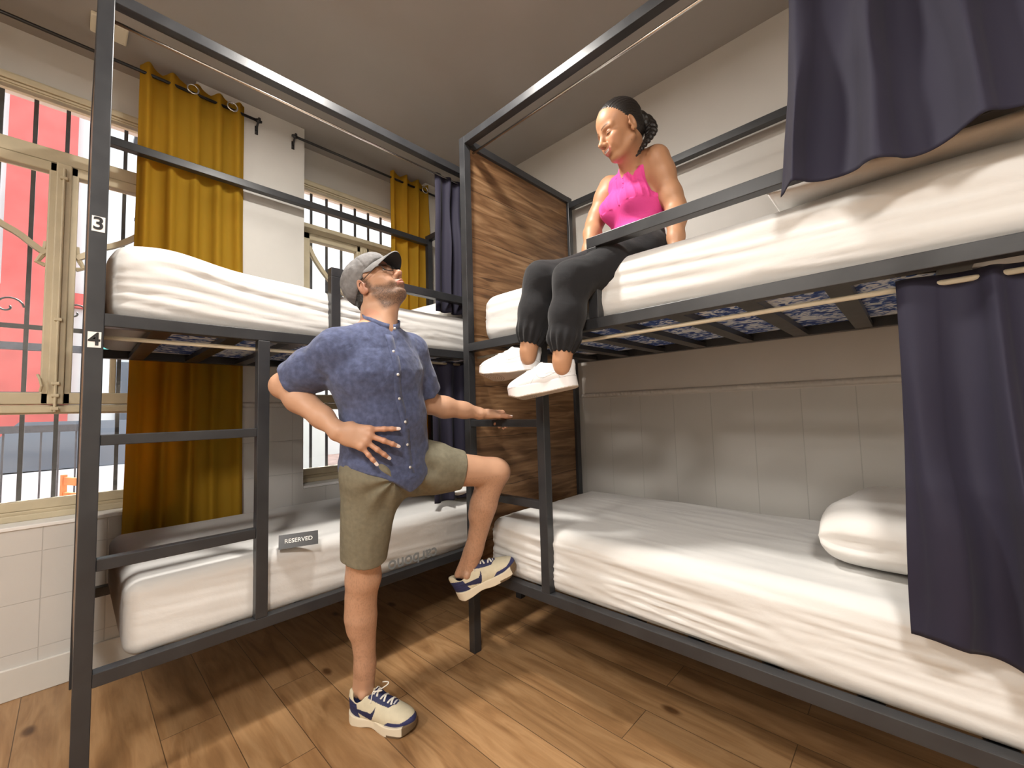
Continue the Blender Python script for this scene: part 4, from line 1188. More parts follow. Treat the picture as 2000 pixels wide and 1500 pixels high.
man_ops += [('+', Cap(MT(-0.030, 0, -0.045), mj['neckb']-CR*0.012-CU*0.02, 0.056, 0.062), 0.03),
            ('+', Cap(MT(0.012, 0, -0.085), mj['neckb']+CR*0.018-CF*0.022-CU*0.02, 0.040, 0.050), 0.03),
            ('+', Cap(MT(0.050, 0.0, -0.106), lerp(MT(0.012, 0, -0.085), mj['neckb'], 0.5)+CR*0.024-CF*0.025, 0.012, 0.018), 0.02)]
man_ops += [('+', ECap(mj['pel'], mj['waist'], (0.150, 0.105), (0.135, 0.10), latH), 0.03), ('+', ECap(mj['waist'], mj['chest'], (0.135, 0.10), (0.160, 0.110), lerp(latH, latS, 0.6)), 0.03),
            ('+', ECap(mj['chest'], mj['uch'], (0.160, 0.110), (0.135, 0.08), latS), 0.03)]
for s in 'RL':
    man_ops += [('+', Cap(mj['neckb']-CU*0.02, mj['sh'+s]-CU*0.01, 0.050, 0.052), 0.03)]
    man_ops += [('+', Cap(mj['hip'+s], mj['knee'+s], 0.088, 0.062), 0.03)]
# arms
elR, wrR, elL, wrL = mj['elR'], mj['wrR'], mj['elL'], mj['wrL']
man_ops += limb([(mj['shR'], 0.056), (lerp(mj['shR'], elR, 0.5), 0.053), (elR, 0.044)])
man_ops += limb([(elR, 0.043), (lerp(elR, wrR, 0.28)-CU*0.004, 0.0475), (lerp(elR, wrR, 0.7), 0.0365), (wrR, 0.0275)], 0.025)
man_ops += [('+', Ell(elR-CR*0.012-CU*0.004, (0.036, 0.036, 0.036)), 0.025)]
man_ops += limb([(mj['shL'], 0.056), (lerp(mj['shL'], elL, 0.5), 0.052), (elL, 0.043)])
man_ops += limb([(elL, 0.042), (lerp(elL, wrL, 0.3)-CU*0.004, 0.046), (lerp(elL, wrL, 0.7), 0.035), (wrL, 0.0275)], 0.025)
# legs
for s, bk in (('R', -CR*1.0), ('L', -CR*0.9-CU*0.3)):
    kn, an = mj['knee'+s], mj['ank'+s]; bk = unit(bk)
    sh = an-kn; fr = unit(-bk-unit(sh)*(-bk@unit(sh)))
    man_ops += [('+', Cap(kn, lerp(kn, an, 0.30)-fr*0.012, 0.056, 0.052), 0.03), ('+', Cap(lerp(kn, an, 0.16)-fr*0.016, lerp(kn, an, 0.42)-fr*0.020, 0.045, 0.045), 0.035),
                ('+', Cap(lerp(kn, an, 0.35)-fr*0.008, lerp(kn, an, 0.78), 0.050, 0.036), 0.03), ('+', Cap(lerp(kn, an, 0.75), an, 0.037, 0.035), 0.02),
                ('+', Ell(kn+fr*0.022+unit(kn-an)*0.006, (0.040, 0.040, 0.040)), 0.03), ('+', Cap(lerp(kn, an, 0.1)+fr*0.018, lerp(kn, an, 0.85)+fr*0.006, 0.026, 0.022), 0.03),
                ('+', Cap(lerp(kn, an, 0.80)-fr*0.026, an-fr*0.040-unit(-sh)*0.02, 0.014, 0.016), 0.02)]
    sidev = np.cross(unit(sh), fr)
    man_ops += [('+', Ell(an+sidev*0.030, (0.016,)*3), 0.014), ('+', Ell(an-sidev*0.030, (0.016,)*3), 0.014)]
# right hand spread on the hip: four fingers forward, thumb tucked behind the waist
pR = [vv(0.256, -0.675, 1.143), vv(0.258, -0.67, 1.122), vv(0.249, -0.678, 1.106), vv(0.233, -0.685, 1.096)]
hFR = unit(CR*0.93-CU*0.24+CF*0.12); hNR = unit(-CF*0.90+CU*0.22+CR*0.25)
hopsR, tipsR = hand_ops(wrR+hFR*0.004, hFR, hNR, 1, [(0.12, 0.18, 0.10), (0.10, 0.30, 0.20), (0.15, 0.32, 0.22), (0.10, 0.22, 0.15)],
                        [0.30, -0.10, -0.38, -0.62], [(0.35, 0.55, -0.75), (0.3, 0.3, -0.9), (0.6, 0.1, -0.7)], 1.06)
man_ops += hopsR
# left hand closed over the ladder rung: thumb along the top, fingers wrapped under
hFL = unit(CR*0.72+CF*0.62-CU*0.02); hNL = unit(CU*0.97-CR*0.10)
hopsL, tipsL = hand_ops(vv(0.202, -0.094, 1.190), hFL, hNL, -1, [(0.55, 1.15, 0.75), (0.55, 1.2, 0.8), (0.55, 1.25, 0.8), (0.5, 1.2, 0.8)],
                        [0.0, 0.0, 0.0, 0.0], [(0.80, 0.55, -0.10), (0.93, 0.15, -0.08), (0.97, 0.05, -0.12)], 1.04)
man_ops += hopsL

man = empty('person', (0.0, -0.55, 0.0), 0, 'man in grey cap, blue shirt and khaki shorts with one foot on the bed rail', 'person')
MINV = Matrix.Translation((0.0, 0.55, 0.0))
def mpart(o): o.parent = man; o.matrix_parent_inverse = MINV; return o
V, Q = sdf_mesh(man_ops, 0.0027)
V = smooth_v(V, Q, 1, 0.35)
sk = np.array([0.50, 0.285, 0.180])
col = np.tile(sk, (len(V), 1)); nz = fbm(V*22, 3, 5)[:, None]; col = col*(1+0.07*nz)
L = paint(None, V, MO, MA, 1.0); x, y, z = L[:, 0], np.abs(L[:, 1]), L[:, 2]
inh = (np.linalg.norm(L*np.array([1, 1, 0.8]), axis=1) < 0.16)
face = inh & (x > -0.03)
# stubble beard, moustache, brows, lips, ear and cheek tone
bz = np.where(x > 0.05, -0.056-0.030*sstep(0.035, 0.0, y)*0, -0.030-0.4*(0.05-x))
beard = sstep(0.012, -0.010, z-(-0.066+0.032*sstep(0.075, 0.015, x))) * sstep(-0.012, 0.012, x) * sstep(-0.145, -0.125, z)
mous = np.exp(-((z+0.0565)/0.0055)**2)*(x > 0.085)*(y < 0.028)
side = np.exp(-((x-0.010)/0.011)**2)*(z > -0.06)*(z < 0.02)*(y > 0.05)
lipm = ((z > -0.0835) & (z < -0.060) & (x > 0.086) & (y < 0.025)).astype(float)*np.exp(-((z+0.0705)/0.010)**4)
chinclear = np.exp(-((z+0.086)/0.004)**2)*(y < 0.018)*(x > 0.085)*0.4
bmask = np.clip(np.maximum.reduce([beard*0.88, mous*0.85, side*0.85])-chinclear, 0, 0.85)*face
bmask *= (0.80+0.35*vnoise(V*700, 9))
col = blend(col, np.clip(bmask, 0, 0.9), (0.045, 0.030, 0.024))
col = blend(col, np.clip(lipm, 0, 1)*face*0.75, (0.46, 0.17, 0.13))
brow = np.exp(-((z-0.0165-0.004*sstep(0.02, 0.045, y))/0.0045)**2)*(y > 0.012)*(y < 0.052)*(x > 0.06)
col = blend(col, np.clip(brow, 0, 1)*face*0.9, (0.03, 0.02, 0.015))
lash = np.exp(-((z+0.0050)/0.0022)**2)*np.exp(-((y-0.033)/0.013)**4)*(x > 0.075)
col = blend(col, np.clip(lash, 0, 1)*face*0.85, (0.035, 0.022, 0.018))
red = np.maximum(np.exp(-(((x-0.115)/0.02)**2+((z+0.036)/0.016)**2))*0.35, ((y > 0.072) & (x < 0.02)).astype(float)*0.35)*inh
col = blend(col, red, (0.56, 0.22, 0.15))
# body hair speckle on shins, fingers a little pinker, pale nails are separate meshes
legm = (V[:, 2] < 0.92).astype(float)*(V[:, 2] > 0.16)
hs = 0.10+np.clip(vnoise(np.stack([V[:, 0]*420, V[:, 1]*420, V[:, 2]*200], 1), 3)+0.1, 0, 1)*0.5
col = blend(col, np.clip(hs*legm*0.55, 0, 0.6), (0.12, 0.065, 0.04))
for h0 in (wrR, wrL):
    dd = np.linalg.norm(V-h0, axis=1); col = blend(col, sstep(0.08, 0.13, dd)*(dd < 0.22)*0.30*((V-h0)@CR > 0.03), (0.60, 0.27, 0.18))
mbody = mpart(np_mesh('body', V, Q, M['skin'], None, True, col))
nm = MB(); nail_mesh(tipsR[:4], nm, 0.012, 0.0058); nail_mesh(tipsL[4:], nm, 0.012, 0.0062)
mpart(nm.build('fingernails', M['nail_white'], None, True))
eb = MB()
for s in (-1, 1):
    e = MB().ball(tuple(MT(0.0755, s*0.0325, -0.0045)), 0.0128, 14, 10); eo = mpart(e.build('eye', M['eye_white'], None, True))
    i = MB().ball(tuple(MT(0.0840, s*0.0325-0.001, -0.0020)), 0.0056, 12, 8); io = i.build('iris', M['iris'], eo, True); io.matrix_parent_inverse = Matrix.Identity(4)
    io.parent = eo; io.matrix_parent_inverse = MINV.inverted() @ Matrix.Identity(4) if False else Matrix.Identity(4)
# cropped hair at the nape and temples
hair = [('+', Ell(MT(-0.014, 0, 0.040), np.array((0.102, 0.0805, 0.085)), MA), 0), ('+', Ell(MT(-0.052, 0, -0.035), np.array((0.052, 0.060, 0.056)), MA), 0.02),
        ('-', Half(MT(0.022, 0, 0.03), MA@vv(-1, 0, 0.35)), 0.004), ('&', Half(MT(-0.03, 0, -0.078), MA@vv(0.2, 0, -1)), 0.006),
        ('-', Ell(MT(0.004, 0.085, -0.024), np.array((0.030, 0.04, 0.036)), MA), 0.006), ('-', Ell(MT(0.004, -0.085, -0.024), np.array((0.030, 0.04, 0.036)), MA), 0.006),
        ('-', Cap(MT(0.03, 0, -0.03), MT(0.04, 0, -0.12), 0.062, 0.06), 0.006)]
Vh, Qh = sdf_mesh(hair, 0.003, disp=lambda P: 0.0012*vnoise(P*260, 2))
mpart(np_mesh('hair', Vh, Qh, M['hair']))
# baseball cap: crown, visor, button
crown = [('+', Ell(MT(-0.014, 0, 0.052), np.array((0.106, 0.087, 0.083)), MA), 0), ('+', Ell(MT(0.048, 0, 0.070), np.array((0.052, 0.060, 0.044)), MA), 0.03),
         ('&', Half(MT(0.0, 0, 0.016), MA@vv(0.10, 0, -1)), 0.004), ('-', Ell(MT(-0.012, 0, 0.020), np.array((0.103, 0.082, 0.060)), MA), 0.003)]
back = [('+', Ell(MT(-0.055, 0, 0.030), np.array((0.068, 0.078, 0.075)), MA), 0.02)]
crown = [crown[0], crown[1], ('+', Ell(MT(-0.050, 0, 0.022), np.array((0.064, 0.078, 0.055)), MA), 0.02)] + \
        [('&', Half(MT(0.0, 0, 0.012), MA@vv(0.42, 0, -1)), 0.004)]
def capdisp(P):
    q = (P-MO)@MA
    seam = np.minimum(np.abs(q[:, 1]), np.minimum(np.abs(q[:, 1]-q[:, 0]*1.2-0.02), np.abs(q[:, 1]+q[:, 0]*1.2+0.02)))
    return 0.0016*np.exp(-(seam/0.0025)**2)*1.0 - 0.0030*fbm(P*32, 2, 3)
Vc, Qc = sdf_mesh(crown, 0.003, disp=capdisp)
cap_o = mpart(np_mesh('cap', Vc, Qc, M['cap']))
def kid(mb_or_o, par):
    par_o = par; mb_or_o.parent = par_o; mb_or_o.matrix_parent_inverse = Matrix.Identity(4); return mb_or_o
# visor: a curved plate sweeping forward and slightly down
nu, nvv = 28, 14; Vt = []; Vb = []
for i in range(nu):
    a = -1.28+2.56*i/(nu-1)
    for j in range(nvv):
        t = j/(nvv-1)
        r0x, r0y = 0.094, 0.080
        bx_, by_ = r0x*math.cos(a), r0y*math.sin(a)
        ln = 0.070*max(0, math.cos(a*0.98))**0.55
        px = bx_+ln*t; py = by_*(1-0.06*t)
        pz = 0.048-0.020*t*math.cos(a)-7.5*(py**2)*(0.55+0.45*t)+0.004
        Vt.append(MT(px-0.002, py, pz+0.0022)); Vb.append(MT(px-0.002, py, pz-0.0022))
idx = np.arange(nu*nvv).reshape(nu, nvv)
q = np.stack([idx[:-1, :-1], idx[1:, :-1], idx[1:, 1:], idx[:-1, 1:]], -1).reshape(-1, 4)
rim = np.concatenate([idx[:, 0], idx[-1, 1:], idx[-2::-1, -1], idx[0, -2:0:-1]]); r2 = np.roll(rim, -1)
N_ = nu*nvv
vis = np_mesh('visor', np.array(Vt+Vb), np.concatenate([q[:, ::-1], np.stack([rim, r2, r2+N_, rim+N_], -1)]), M['cap']); kid(vis, cap_o)
visu = np_mesh('visor_underside', np.array(Vb)-(MA[:, 2]*0.0004)[None], q, M['cap_under']); kid(visu, cap_o); tag(visu, 'dark charcoal underside of the visor')
bt_ = MB().ball(tuple(MT(-0.008, 0, 0.134)), 0.0075, 10, 6); kid(bt_.build('cap_button', M['cap'], None, True), cap_o)
# spectacles
gl = MB()
for s in (-1, 1):
    pts = []
    for a in np.linspace(0, 2*PI, 26)[:-1]:
        c_, s_ = math.cos(a), math.sin(a)
        yy = s*0.034+0.0235*math.copysign(abs(c_)**0.75, c_); zz = -0.006+0.0185*math.copysign(abs(s_)**0.8, s_)
        pts.append(MT(0.108-0.55*abs(abs(yy)-0.012)*0.5-0.06*(zz+0.006), yy, zz))
    gl.tube(pts, 0.0016, 6, closed=True)
    gl.tube([MT(0.097, s*0.058, 0.004), MT(0.080, s*0.073, 0.004), MT(0.03, s*0.0795, 0.002), MT(-0.010, s*0.080, 0.002), MT(-0.022, s*0.079, -0.012)], 0.0015, 6)
gl.tube([MT(0.1055, -0.0115, -0.003), MT(0.110, 0, 0.001), MT(0.1055, 0.0115, -0.003)], 0.0014, 6)
sp_o = mpart(gl.build('glasses', M['specs'], None, True))
for s in (-1, 1):
    ln = MB(); c0 = MT(0.1030, s*0.034, -0.006); ring = []
    for a in np.linspace(0, 2*PI, 25)[:-1]:
        yy = s*0.034+0.0225*math.cos(a); zz = -0.006+0.0175*math.sin(a)
        ring.append(MT(0.108-0.55*abs(abs(yy)-0.012)*0.5-0.06*(zz+0.006), yy, zz))
    ln.add([c0]+ring, [(0, 1+i, 1+(i+1) % 24) for i in range(24)])
    kid(ln.build('lens', M['lens'], None, True), sp_o)

# ---- blue linen shirt
fold = lambda P, sc, amp, sd: amp*(1-2*np.abs(vnoise(P*sc, sd)))
neckC = mj['neckb']
frontS = unit(np.cross(latS, vv(0, 0, 1)))                 # chest direction
if frontS@(-CF) < 0: frontS = -frontS
frontH = unit(np.cross(latH, vv(0, 0, 1)));  frontH = frontH if frontH@CR > 0 else -frontH
hem = mj['pel']-vv(0, 0, 0.055)
shirt = [('+', ECap(hem+frontH*0.004, mj['pel']+vv(0, 0, 0.06), (0.180, 0.142), (0.166, 0.128), lerp(latH, latS, 0.25)), 0.0),
         ('+', ECap(mj['pel']+vv(0, 0, 0.06), mj['waist']+vv(0, 0, 0.03), (0.166, 0.128), (0.156, 0.122), lerp(latH, latS, 0.5)), 0.05),
         ('+', ECap(mj['waist']+vv(0, 0, 0.03), mj['chest'], (0.156, 0.122), (0.174, 0.130), lerp(latH, latS, 0.8)), 0.05),
         ('+', ECap(mj['chest'], mj['uch']-vv(0, 0, 0.02), (0.174, 0.130), (0.140, 0.092), latS), 0.05),
         ('+', Cap(neckC-vv(0, 0, 0.042), mj['shR']+vv(0, 0, 0.004), 0.060, 0.061), 0.045), ('+', Cap(neckC-vv(0, 0, 0.042), mj['shL']+vv(0, 0, 0.004), 0.060, 0.061), 0.045)]
slR = lerp(mj['shR'], elR, 0.88); slL = lerp(mj['shL'], elL, 0.86)
shirt += [('+', Cap(mj['shR'], lerp(mj['shR'], elR, 0.5)-vv(0, 0, 0.012), 0.066, 0.074), 0.04), ('+', Cap(lerp(mj['shR'], elR, 0.5)-vv(0, 0, 0.012), slR-vv(0, 0, 0.010), 0.074, 0.076), 0.03),
          ('+', Cap(mj['shL'], slL, 0.070, 0.068), 0.04)]
dR = unit(elR-mj['shR']); dL = unit(elL-mj['shL'])
shirt += [('&', Fn(lambda P: np.where(np.linalg.norm(P-slR, axis=1) < 0.14, (P-(lerp(mj['shR'], elR, 0.80)))@dR, -0.1), slR, 9), 0.004),
          ('&', Fn(lambda P: np.where(np.linalg.norm(P-slL, axis=1) < 0.105, (P-(lerp(mj['shL'], elL, 0.80)))@dL, -0.1), slL, 9), 0.004)]
# curved shirt tail: longer in front and behind, high at the sides
hz = hem[2]-0.012
shirt += [('&', Fn(lambda P: (hz+0.058*np.clip(np.abs((P-hem)@latH)/0.16, 0, 1.3)**1.6*1.0-0.035*np.exp(-(((P-hem)@latH)/0.06)**2)-P[:, 2])*0.9, hem, 9), 0.003)]
# hollow at hem and cuffs, and the neck opening
shirt += [('-', ECap(hem-vv(0, 0, 0.10), hem+vv(0, 0, 0.03), (0.178, 0.138), (0.160, 0.122), lerp(latH, latS, 0.25)), 0.003),
          ('-', Cap(lerp(mj['shR'], elR, 0.70), elR+dR*0.15, 0.062, 0.068), 0.003), ('-', Cap(lerp(mj['shL'], elL, 0.66), elL+dL*0.1, 0.056, 0.060), 0.003),
          ('-', Cap(neckC+vv(0, 0, 0.005)+frontS*0.012, neckC+vv(0, 0, 0.12)-CR*0.02, 0.060, 0.062), 0.008),
          ('-', Cap(neckC+frontS*0.055+vv(0, 0, 0.02), neckC+frontS*0.098-vv(0, 0, 0.052), 0.024, 0.004), 0.006)]
def shirtdisp(P):
    q = P-mj['chest']; u = q@latS; w = q[:, 2]
    drag = np.stack([u*9+w*7, u*2.0-w*3.0, np.full(len(P), 1.7)], 1)          # diagonal drag folds to the hip hand
    up_ = np.stack([(P-mj['shR'])@dR*30, (P@latS)*6, P[:, 2]*6], 1)
    wR = np.exp(-(np.linalg.norm(P-lerp(mj['shR'], elR, 0.55), axis=1)/0.12)**2)
    low = sstep(1.30, 1.05, P[:, 2])
    d = -fold(drag, 1.0, 0.0065, 4)*(0.5+0.7*low)*(1-wR) - 0.0045*wR*vnoise(up_, 8) - 0.0035*fbm(P*24, 2, 6)
    bl = vnoise(np.stack([u*7, w*11, np.full(len(P), 0.3)], 1), 12)
    return d-0.0055*bl*low
Vs, Qs = sdf_mesh(shirt, 0.0034, disp=shirtdisp, maxd=0.02)
Vs = smooth_v(Vs, Qs, 1, 0.4)
shirt_o = mpart(np_mesh('shirt', Vs, Qs, M['linen']))
def surf_point(ops, disp, p0, dirv, n=160, step=0.0025):
    """walk from outside toward the surface along dirv; returns hit."""
    P = vv(p0)[None]+unit(dirv)[None]*(np.arange(n)[:, None]*step)
    D = ev(ops, P)+(disp(P) if disp else 0)
    i = np.argmax(D < 0); 
    return P[i] if D[i] < 0 else None
# placket strip, buttons and band collar
pl_top = neckC+frontS*0.085-vv(0, 0, 0.050)
plk = []
for t in np.linspace(0, 1, 26):
    zc = pl_top[2]+(hz+0.015-pl_top[2])*t
    ax = lerp(mj['uch'], mj['chest'], min(1, t*3)) if t < 0.33 else (lerp(mj['chest'], mj['waist'], (t-0.33)/0.37) if t < 0.70 else lerp(mj['waist'], mj['pel'], min(1, (t-0.70)/0.3)))
    fr = unit(lerp(frontS, frontH, sstep(0.2, 1.0, np.array(t))*0.55))
    st_ = np.array([ax[0], ax[1], zc])+fr*0.30
    hp = surf_point(shirt, shirtdisp, st_, -fr)
    if hp is not None: plk.append((hp, fr))
pm = MB(); pm.ribbon([Vector(p+f*0.0005) for p, f in plk], 0.030, 0.0042, up=[Vector(f) for p, f in plk])
kid(pm.build('placket', M['linen'], None, True), shirt_o)
for i in (3, 7, 11, 15, 19, 23):
    if i < len(plk):
        p, f = plk[i]; bm_ = MB().tube([Vector(p+f*0.002), Vector(p+f*0.0050)], 0.0052, 12)
        kid(bm_.build('button', M['button'], None, True), shirt_o)
cpts = []
for a in np.linspace(-2.75, 2.75, 30):
    rr = 0.0665; pt = neckC+vv(0, 0, 0.012)-CR*0.004+frontS*(rr*math.cos(a)+0.010)+latS*(rr*0.98*math.sin(a))
    pt = pt+vv(0, 0, -0.028*max(0, math.cos(a))**2+0.012*max(0, -math.cos(a)))
    cpts.append((pt, unit(frontS*math.cos(a)+latS*math.sin(a))))
cpts = cpts[:]
def collar(pts):
    m = MB(); m.ribbon([Vector(p) for p, f in pts], 0.030, 0.0045, up=[Vector(f) for p, f in pts]); return m
front_i = 15
cA = []
for a in np.linspace(0.16, 2*PI-0.16, 40):
    rr = 0.066; c_, s_ = math.cos(a), math.sin(a)
    pt = neckC+frontS*(rr*c_+0.012)+latS*(rr*s_)+vv(0, 0, 0.012-0.034*max(0, c_)**1.5+0.030*max(0, -c_))
    cA.append((pt, unit(frontS*c_+latS*s_+vv(0, 0, -0.15))))
kid(collar(cA).build('band_collar', M['linen'], None, True), shirt_o)
for p, f in (cA[0],):
    kid(MB().tube([Vector(p+f*0.003), Vector(p+f*0.006)], 0.0052, 12).build('button', M['button'], None, True), shirt_o)

# ---- khaki shorts
kR, kL = mj['kneeR'], mj['kneeL']; hR, hL = mj['hipR'], mj['hipL']
eR = lerp(hR, kR, 0.80); eL = lerp(hL, kL, 0.62); tR = unit(kR-hR); tL = unit(kL-hL)
short = [('+', ECap(mj['pel']+vv(0, 0, 0.10), mj['pel']-vv(0, 0, 0.02), (0.158, 0.122), (0.172, 0.132), latH), 0),
         ('+', Cap(hR+latH*0.01, eR, 0.108, 0.088), 0.06), ('+', Cap(hL-latH*0.01, lerp(hL, kL, 0.30), 0.112, 0.104), 0.06), ('+', Cap(lerp(hL, kL, 0.3), eL, 0.104, 0.086), 0.04),
         ('+', Ell(mj['pel']-vv(0, 0, 0.07)+frontH*0.01, (0.085, 0.085, 0.075)), 0.05),
         ('&', Fn(lambda P: np.where((P-hR)@tR > 0.2, (P-eR)@tR, -0.1) if True else 0, eR, 9), 0.003),
         ('&', Fn(lambda P: np.where(((P-hL)@tL > 0.1) & (P[:, 2] > 0.78), (P-eL)@tL, -0.1), eL, 9), 0.003),
         ('-', Cap(lerp(hR, kR, 0.70), kR+tR*0.1, 0.079, 0.081), 0.003), ('-', Cap(lerp(hL, kL, 0.52), kL+tL*0.1, 0.076, 0.078), 0.003)]
def shortdisp(P):
    q = P-mj['pel']; u = q@latH; v_ = q@frontH
    cro = mj['pel']+frontH*0.08-vv(0, 0, 0.05)
    ang = np.arctan2((P-cro)[:, 2], (P-cro)@CR); rr = np.linalg.norm(P-cro, axis=1)
    rad = -0.0060*np.exp(-((rr-0.10)/0.07)**2)*np.cos(ang*7+u*20)
    side_ = np.abs((P-hR)@frontH-0.0); seam = 0.0014*np.exp(-(((P-hR)@frontH+0.01)/0.0025)**2)*((P-hR)@latH < -0.02)
    pocket = 0.002*np.exp(-(((P-hR-vv(0, 0, 0.05))@frontH-0.055+0.35*(P[:, 2]-hR[2]-0.03))/0.003)**2)*(P[:, 2] > hR[2]-0.02)*((P-hR)@latH < 0.02)
    return rad-0.0045*(fbm(np.stack([P@CR*14, P@CF*14, P[:, 2]*8], 1), 2, 7))+seam+pocket
Vk, Qk = sdf_mesh(short, 0.0034, disp=shortdisp, maxd=0.02)
Vk = smooth_v(Vk, Qk, 1, 0.4)
mpart(np_mesh('shorts', Vk, Qk, M['khaki']))

# ---- shoes
def shoe(name, heel, toe, up, side_out, style, par, inv, sc=1.0, label=None):
    heel, toe = vv(heel), vv(toe); f = unit(toe-heel); L = np.linalg.norm(toe-heel); s = L/0.295
    A = frame(f, up)
    T = lambda x, y, z: heel+A@(np.array([x, y, z])*s)
    so = side_out                                  # +1: outer side is on the left
    up_ops = []
    def ell(c, r, k, op='+'): up_ops.append((op, Ell(T(*c), np.array(r)*s, A), k))
    def cap(a, b, ra, rb, k, op='+'): up_ops.append((op, Cap(T(*a), T(*b), ra*s, rb*s), k))
    hi = 0.0 if style == 'retro' else 0.006
    ell((0.225, 0.002*so, 0.044+hi), (0.066, 0.046, 0.034), 0)
    ell((0.165, 0.003*so, 0.052+hi), (0.075, 0.043, 0.042), 0.03)
    ell((0.055, 0, 0.060+hi), (0.052, 0.037, 0.060), 0.03)
    ell((0.100, 0, 0.060+hi), (0.060, 0.036, 0.050), 0.03)
    cap((0.105, 0, 0.098+hi), (0.185, 0, 0.066+hi), 0.024, 0.024, 0.025)
    cap((0.112, 0, 0.112+hi), (0.130, 0, 0.100+hi), 0.018, 0.020, 0.015)           # tongue
    cap((0.012, 0, 0.100+hi), (0.016, 0, 0.090+hi), 0.012, 0.016, 0.02)            # heel tab
    cap((0.058, 0, 0.082+hi), (0.062, 0, 0.19), 0.0335, 0.052, 0.006, '-')         # ankle opening
    up_ops.append(('-', Ell(T(0.06, 0, 0.150), np.array((0.085, 0.05, 0.052))*s, A), 0.006))
    up_ops.append(('&', Half(T(0, 0, 0.020), A@vv(0, 0, -1)), 0.002))
    Vu, Qu = sdf_mesh(up_ops, 0.0022)
    q = (Vu-heel)@A/s; x, y, z = q[:, 0], q[:, 1], q[:, 2]; ay = np.abs(y)
    navy = np.array((0.022, 0.026, 0.085)); cream = np.array((0.60, 0.545, 0.40)); white = np.array((0.76, 0.755, 0.76))
    root = empty(name, tuple(heel)); root.parent = par; root.matrix_parent_inverse = inv
    Ri = Matrix.Translation(tuple(-heel))
    def link(o):
        o.parent = root; o.matrix_parent_inverse = Ri; return o
    # curved check-shaped emblem on both flanks
    tx = np.clip((x-0.050)/(0.155-0.050), 0, 1)
    if style == 'retro':
        c = np.tile(cream, (len(Vu), 1)); c = c*(1+0.08*fbm(Vu*60, 3, 4)[:, None])
        heelc = (x < 0.075-0.35*(z-0.03)) & (z < 0.088-0.15*x) & (z > 0.0)
        c[heelc] = navy*1.15
        rib = heelc & (np.sin(z*600) > 0.72); c[rib] = navy*0.8
        mud = (x > 0.150) & (z < 0.0475-1.9*np.clip(0.205-x, 0, 1)**1.25+0.012*np.clip(x-0.25, 0, 1)/0.03) & (z < 0.060)
        c[mud] = navy*1.35
        eyest = (x > 0.104) & (x < 0.216) & (ay < 0.0305-0.02*np.clip((x-0.195)/0.02, 0, 1)) & (z > 0.055+hi)
        c[eyest] = navy
        cl = 0.046+0.030*np.clip((0.118-x)/0.075, -0.2, 1)+0.0; 
        yc = np.where(x < 0.120, 0.058+0.030*(0.118-x)/0.08*0.55, 0.056+((x-0.118)/0.020)**2*0.022)
        th = 0.0035+0.0100*np.clip((x-0.045)/0.075, 0, 1)*np.clip((0.148-x)/0.02, 0, 1)
        swo = (x > 0.04) & (x < 0.142) & (np.abs(z-yc+0.010) < th) & (ay > 0.022)
        c[swo] = navy*0.75
        st = (x > 0.205) & (x < 0.209) & (ay < 0.014) & (z > 0.06); c[st] = white*0.9
    else:
        c = np.tile(white, (len(Vu), 1)); line = np.zeros(len(Vu))
        def ln(d, w=0.0011): return np.exp(-(d/w)**2)
        line = np.maximum(line, ln(z-0.0445)*0)
        line = np.maximum(line, ln(z-(0.076+0.020*np.sin(np.clip((x-0.05)/0.12, 0, 1)*PI*0.5)-0.0)+0.018)*((x > 0.02) & (x < 0.10))*0.8)
        yc = 0.060+0.42*np.clip(x-0.110, 0, 1)-0.0
        a_ = np.hypot((x-0.130)/1.0, (z-0.078)/0.9); line = np.maximum(line, ln(a_-0.024)*((x > 0.124))*(ay > 0.02))
        line = np.maximum(line, ln(z-(0.0545+0.22*(0.13-x)))*((x > 0.035) & (x < 0.132))*(ay > 0.02))
        line = np.maximum(line, ln(z-(0.070+0.26*(0.11-x)))*((x > 0.035) & (x < 0.118))*(ay > 0.02))
        line = np.maximum(line, ln(x-(0.066+0.25*(z-0.05)))*((z < 0.066))*(ay > 0.02))
        line = np.maximum(line, ln(x-(0.176-0.9*(z-0.05)))*((z < 0.075) & (x > 0.14))*(ay > 0.02)*0.8)
        line = np.maximum(line, ln(np.hypot((x-0.232)/1.0, y/0.75)-0.033)*(z > 0.055)*0.8)
        line = np.maximum(line, ln(ay-0.027)*((x > 0.10) & (x < 0.20) & (z > 0.07)))
        c = c*(1-0.55*np.clip(line, 0, 1))[:, None]
        eyest = (x > 0.112) & (x < 0.20) & (ay < 0.014) & (z > 0.075); c[eyest] = (0.72, 0.66, 0.62)
    inner = (z > 0.045) & (np.hypot((x-0.06)/0.040, y/0.033) < 1.0) & (z < 0.10)
    link(np_mesh('upper', Vu, Qu, M['shoe'], None, True, c))
    # sole
    zt = 0.030 if style == 'retro' else 0.040
    def sole_d(P):
        q = (P-heel)@A/s; x, y, z = q[:, 0], q[:, 1], q[:, 2]
        xc = np.clip(x, 0.046, 0.238); t = (xc-0.046)/0.192
        r = 0.0395+0.0115*sstep(0.35, 0.85, t)-0.0050*np.exp(-((t-0.42)/0.16)**2)
        yo = so*(0.004*np.exp(-((t-0.8)/0.2)**2))
        d2 = np.hypot(x-xc, (y-yo))-r
        bot = 0.0+0.020*sstep(0.225, 0.295, x)**1.5 + (0.010*sstep(0.035, 0.0, x) if style == 'retro' else 0)
        if style == 'retro': bot = bot+0.006*np.exp(-((x-0.11)/0.035)**2)
        top = zt+0.010*sstep(0.22, 0.29, x)+0.008*sstep(0.07, 0.0, x)
        dz = np.maximum(z-top, bot-z)
        return (np.minimum(np.maximum(d2, dz), 0)+np.hypot(np.maximum(d2, 0), np.maximum(dz, 0))-0.0025)*s
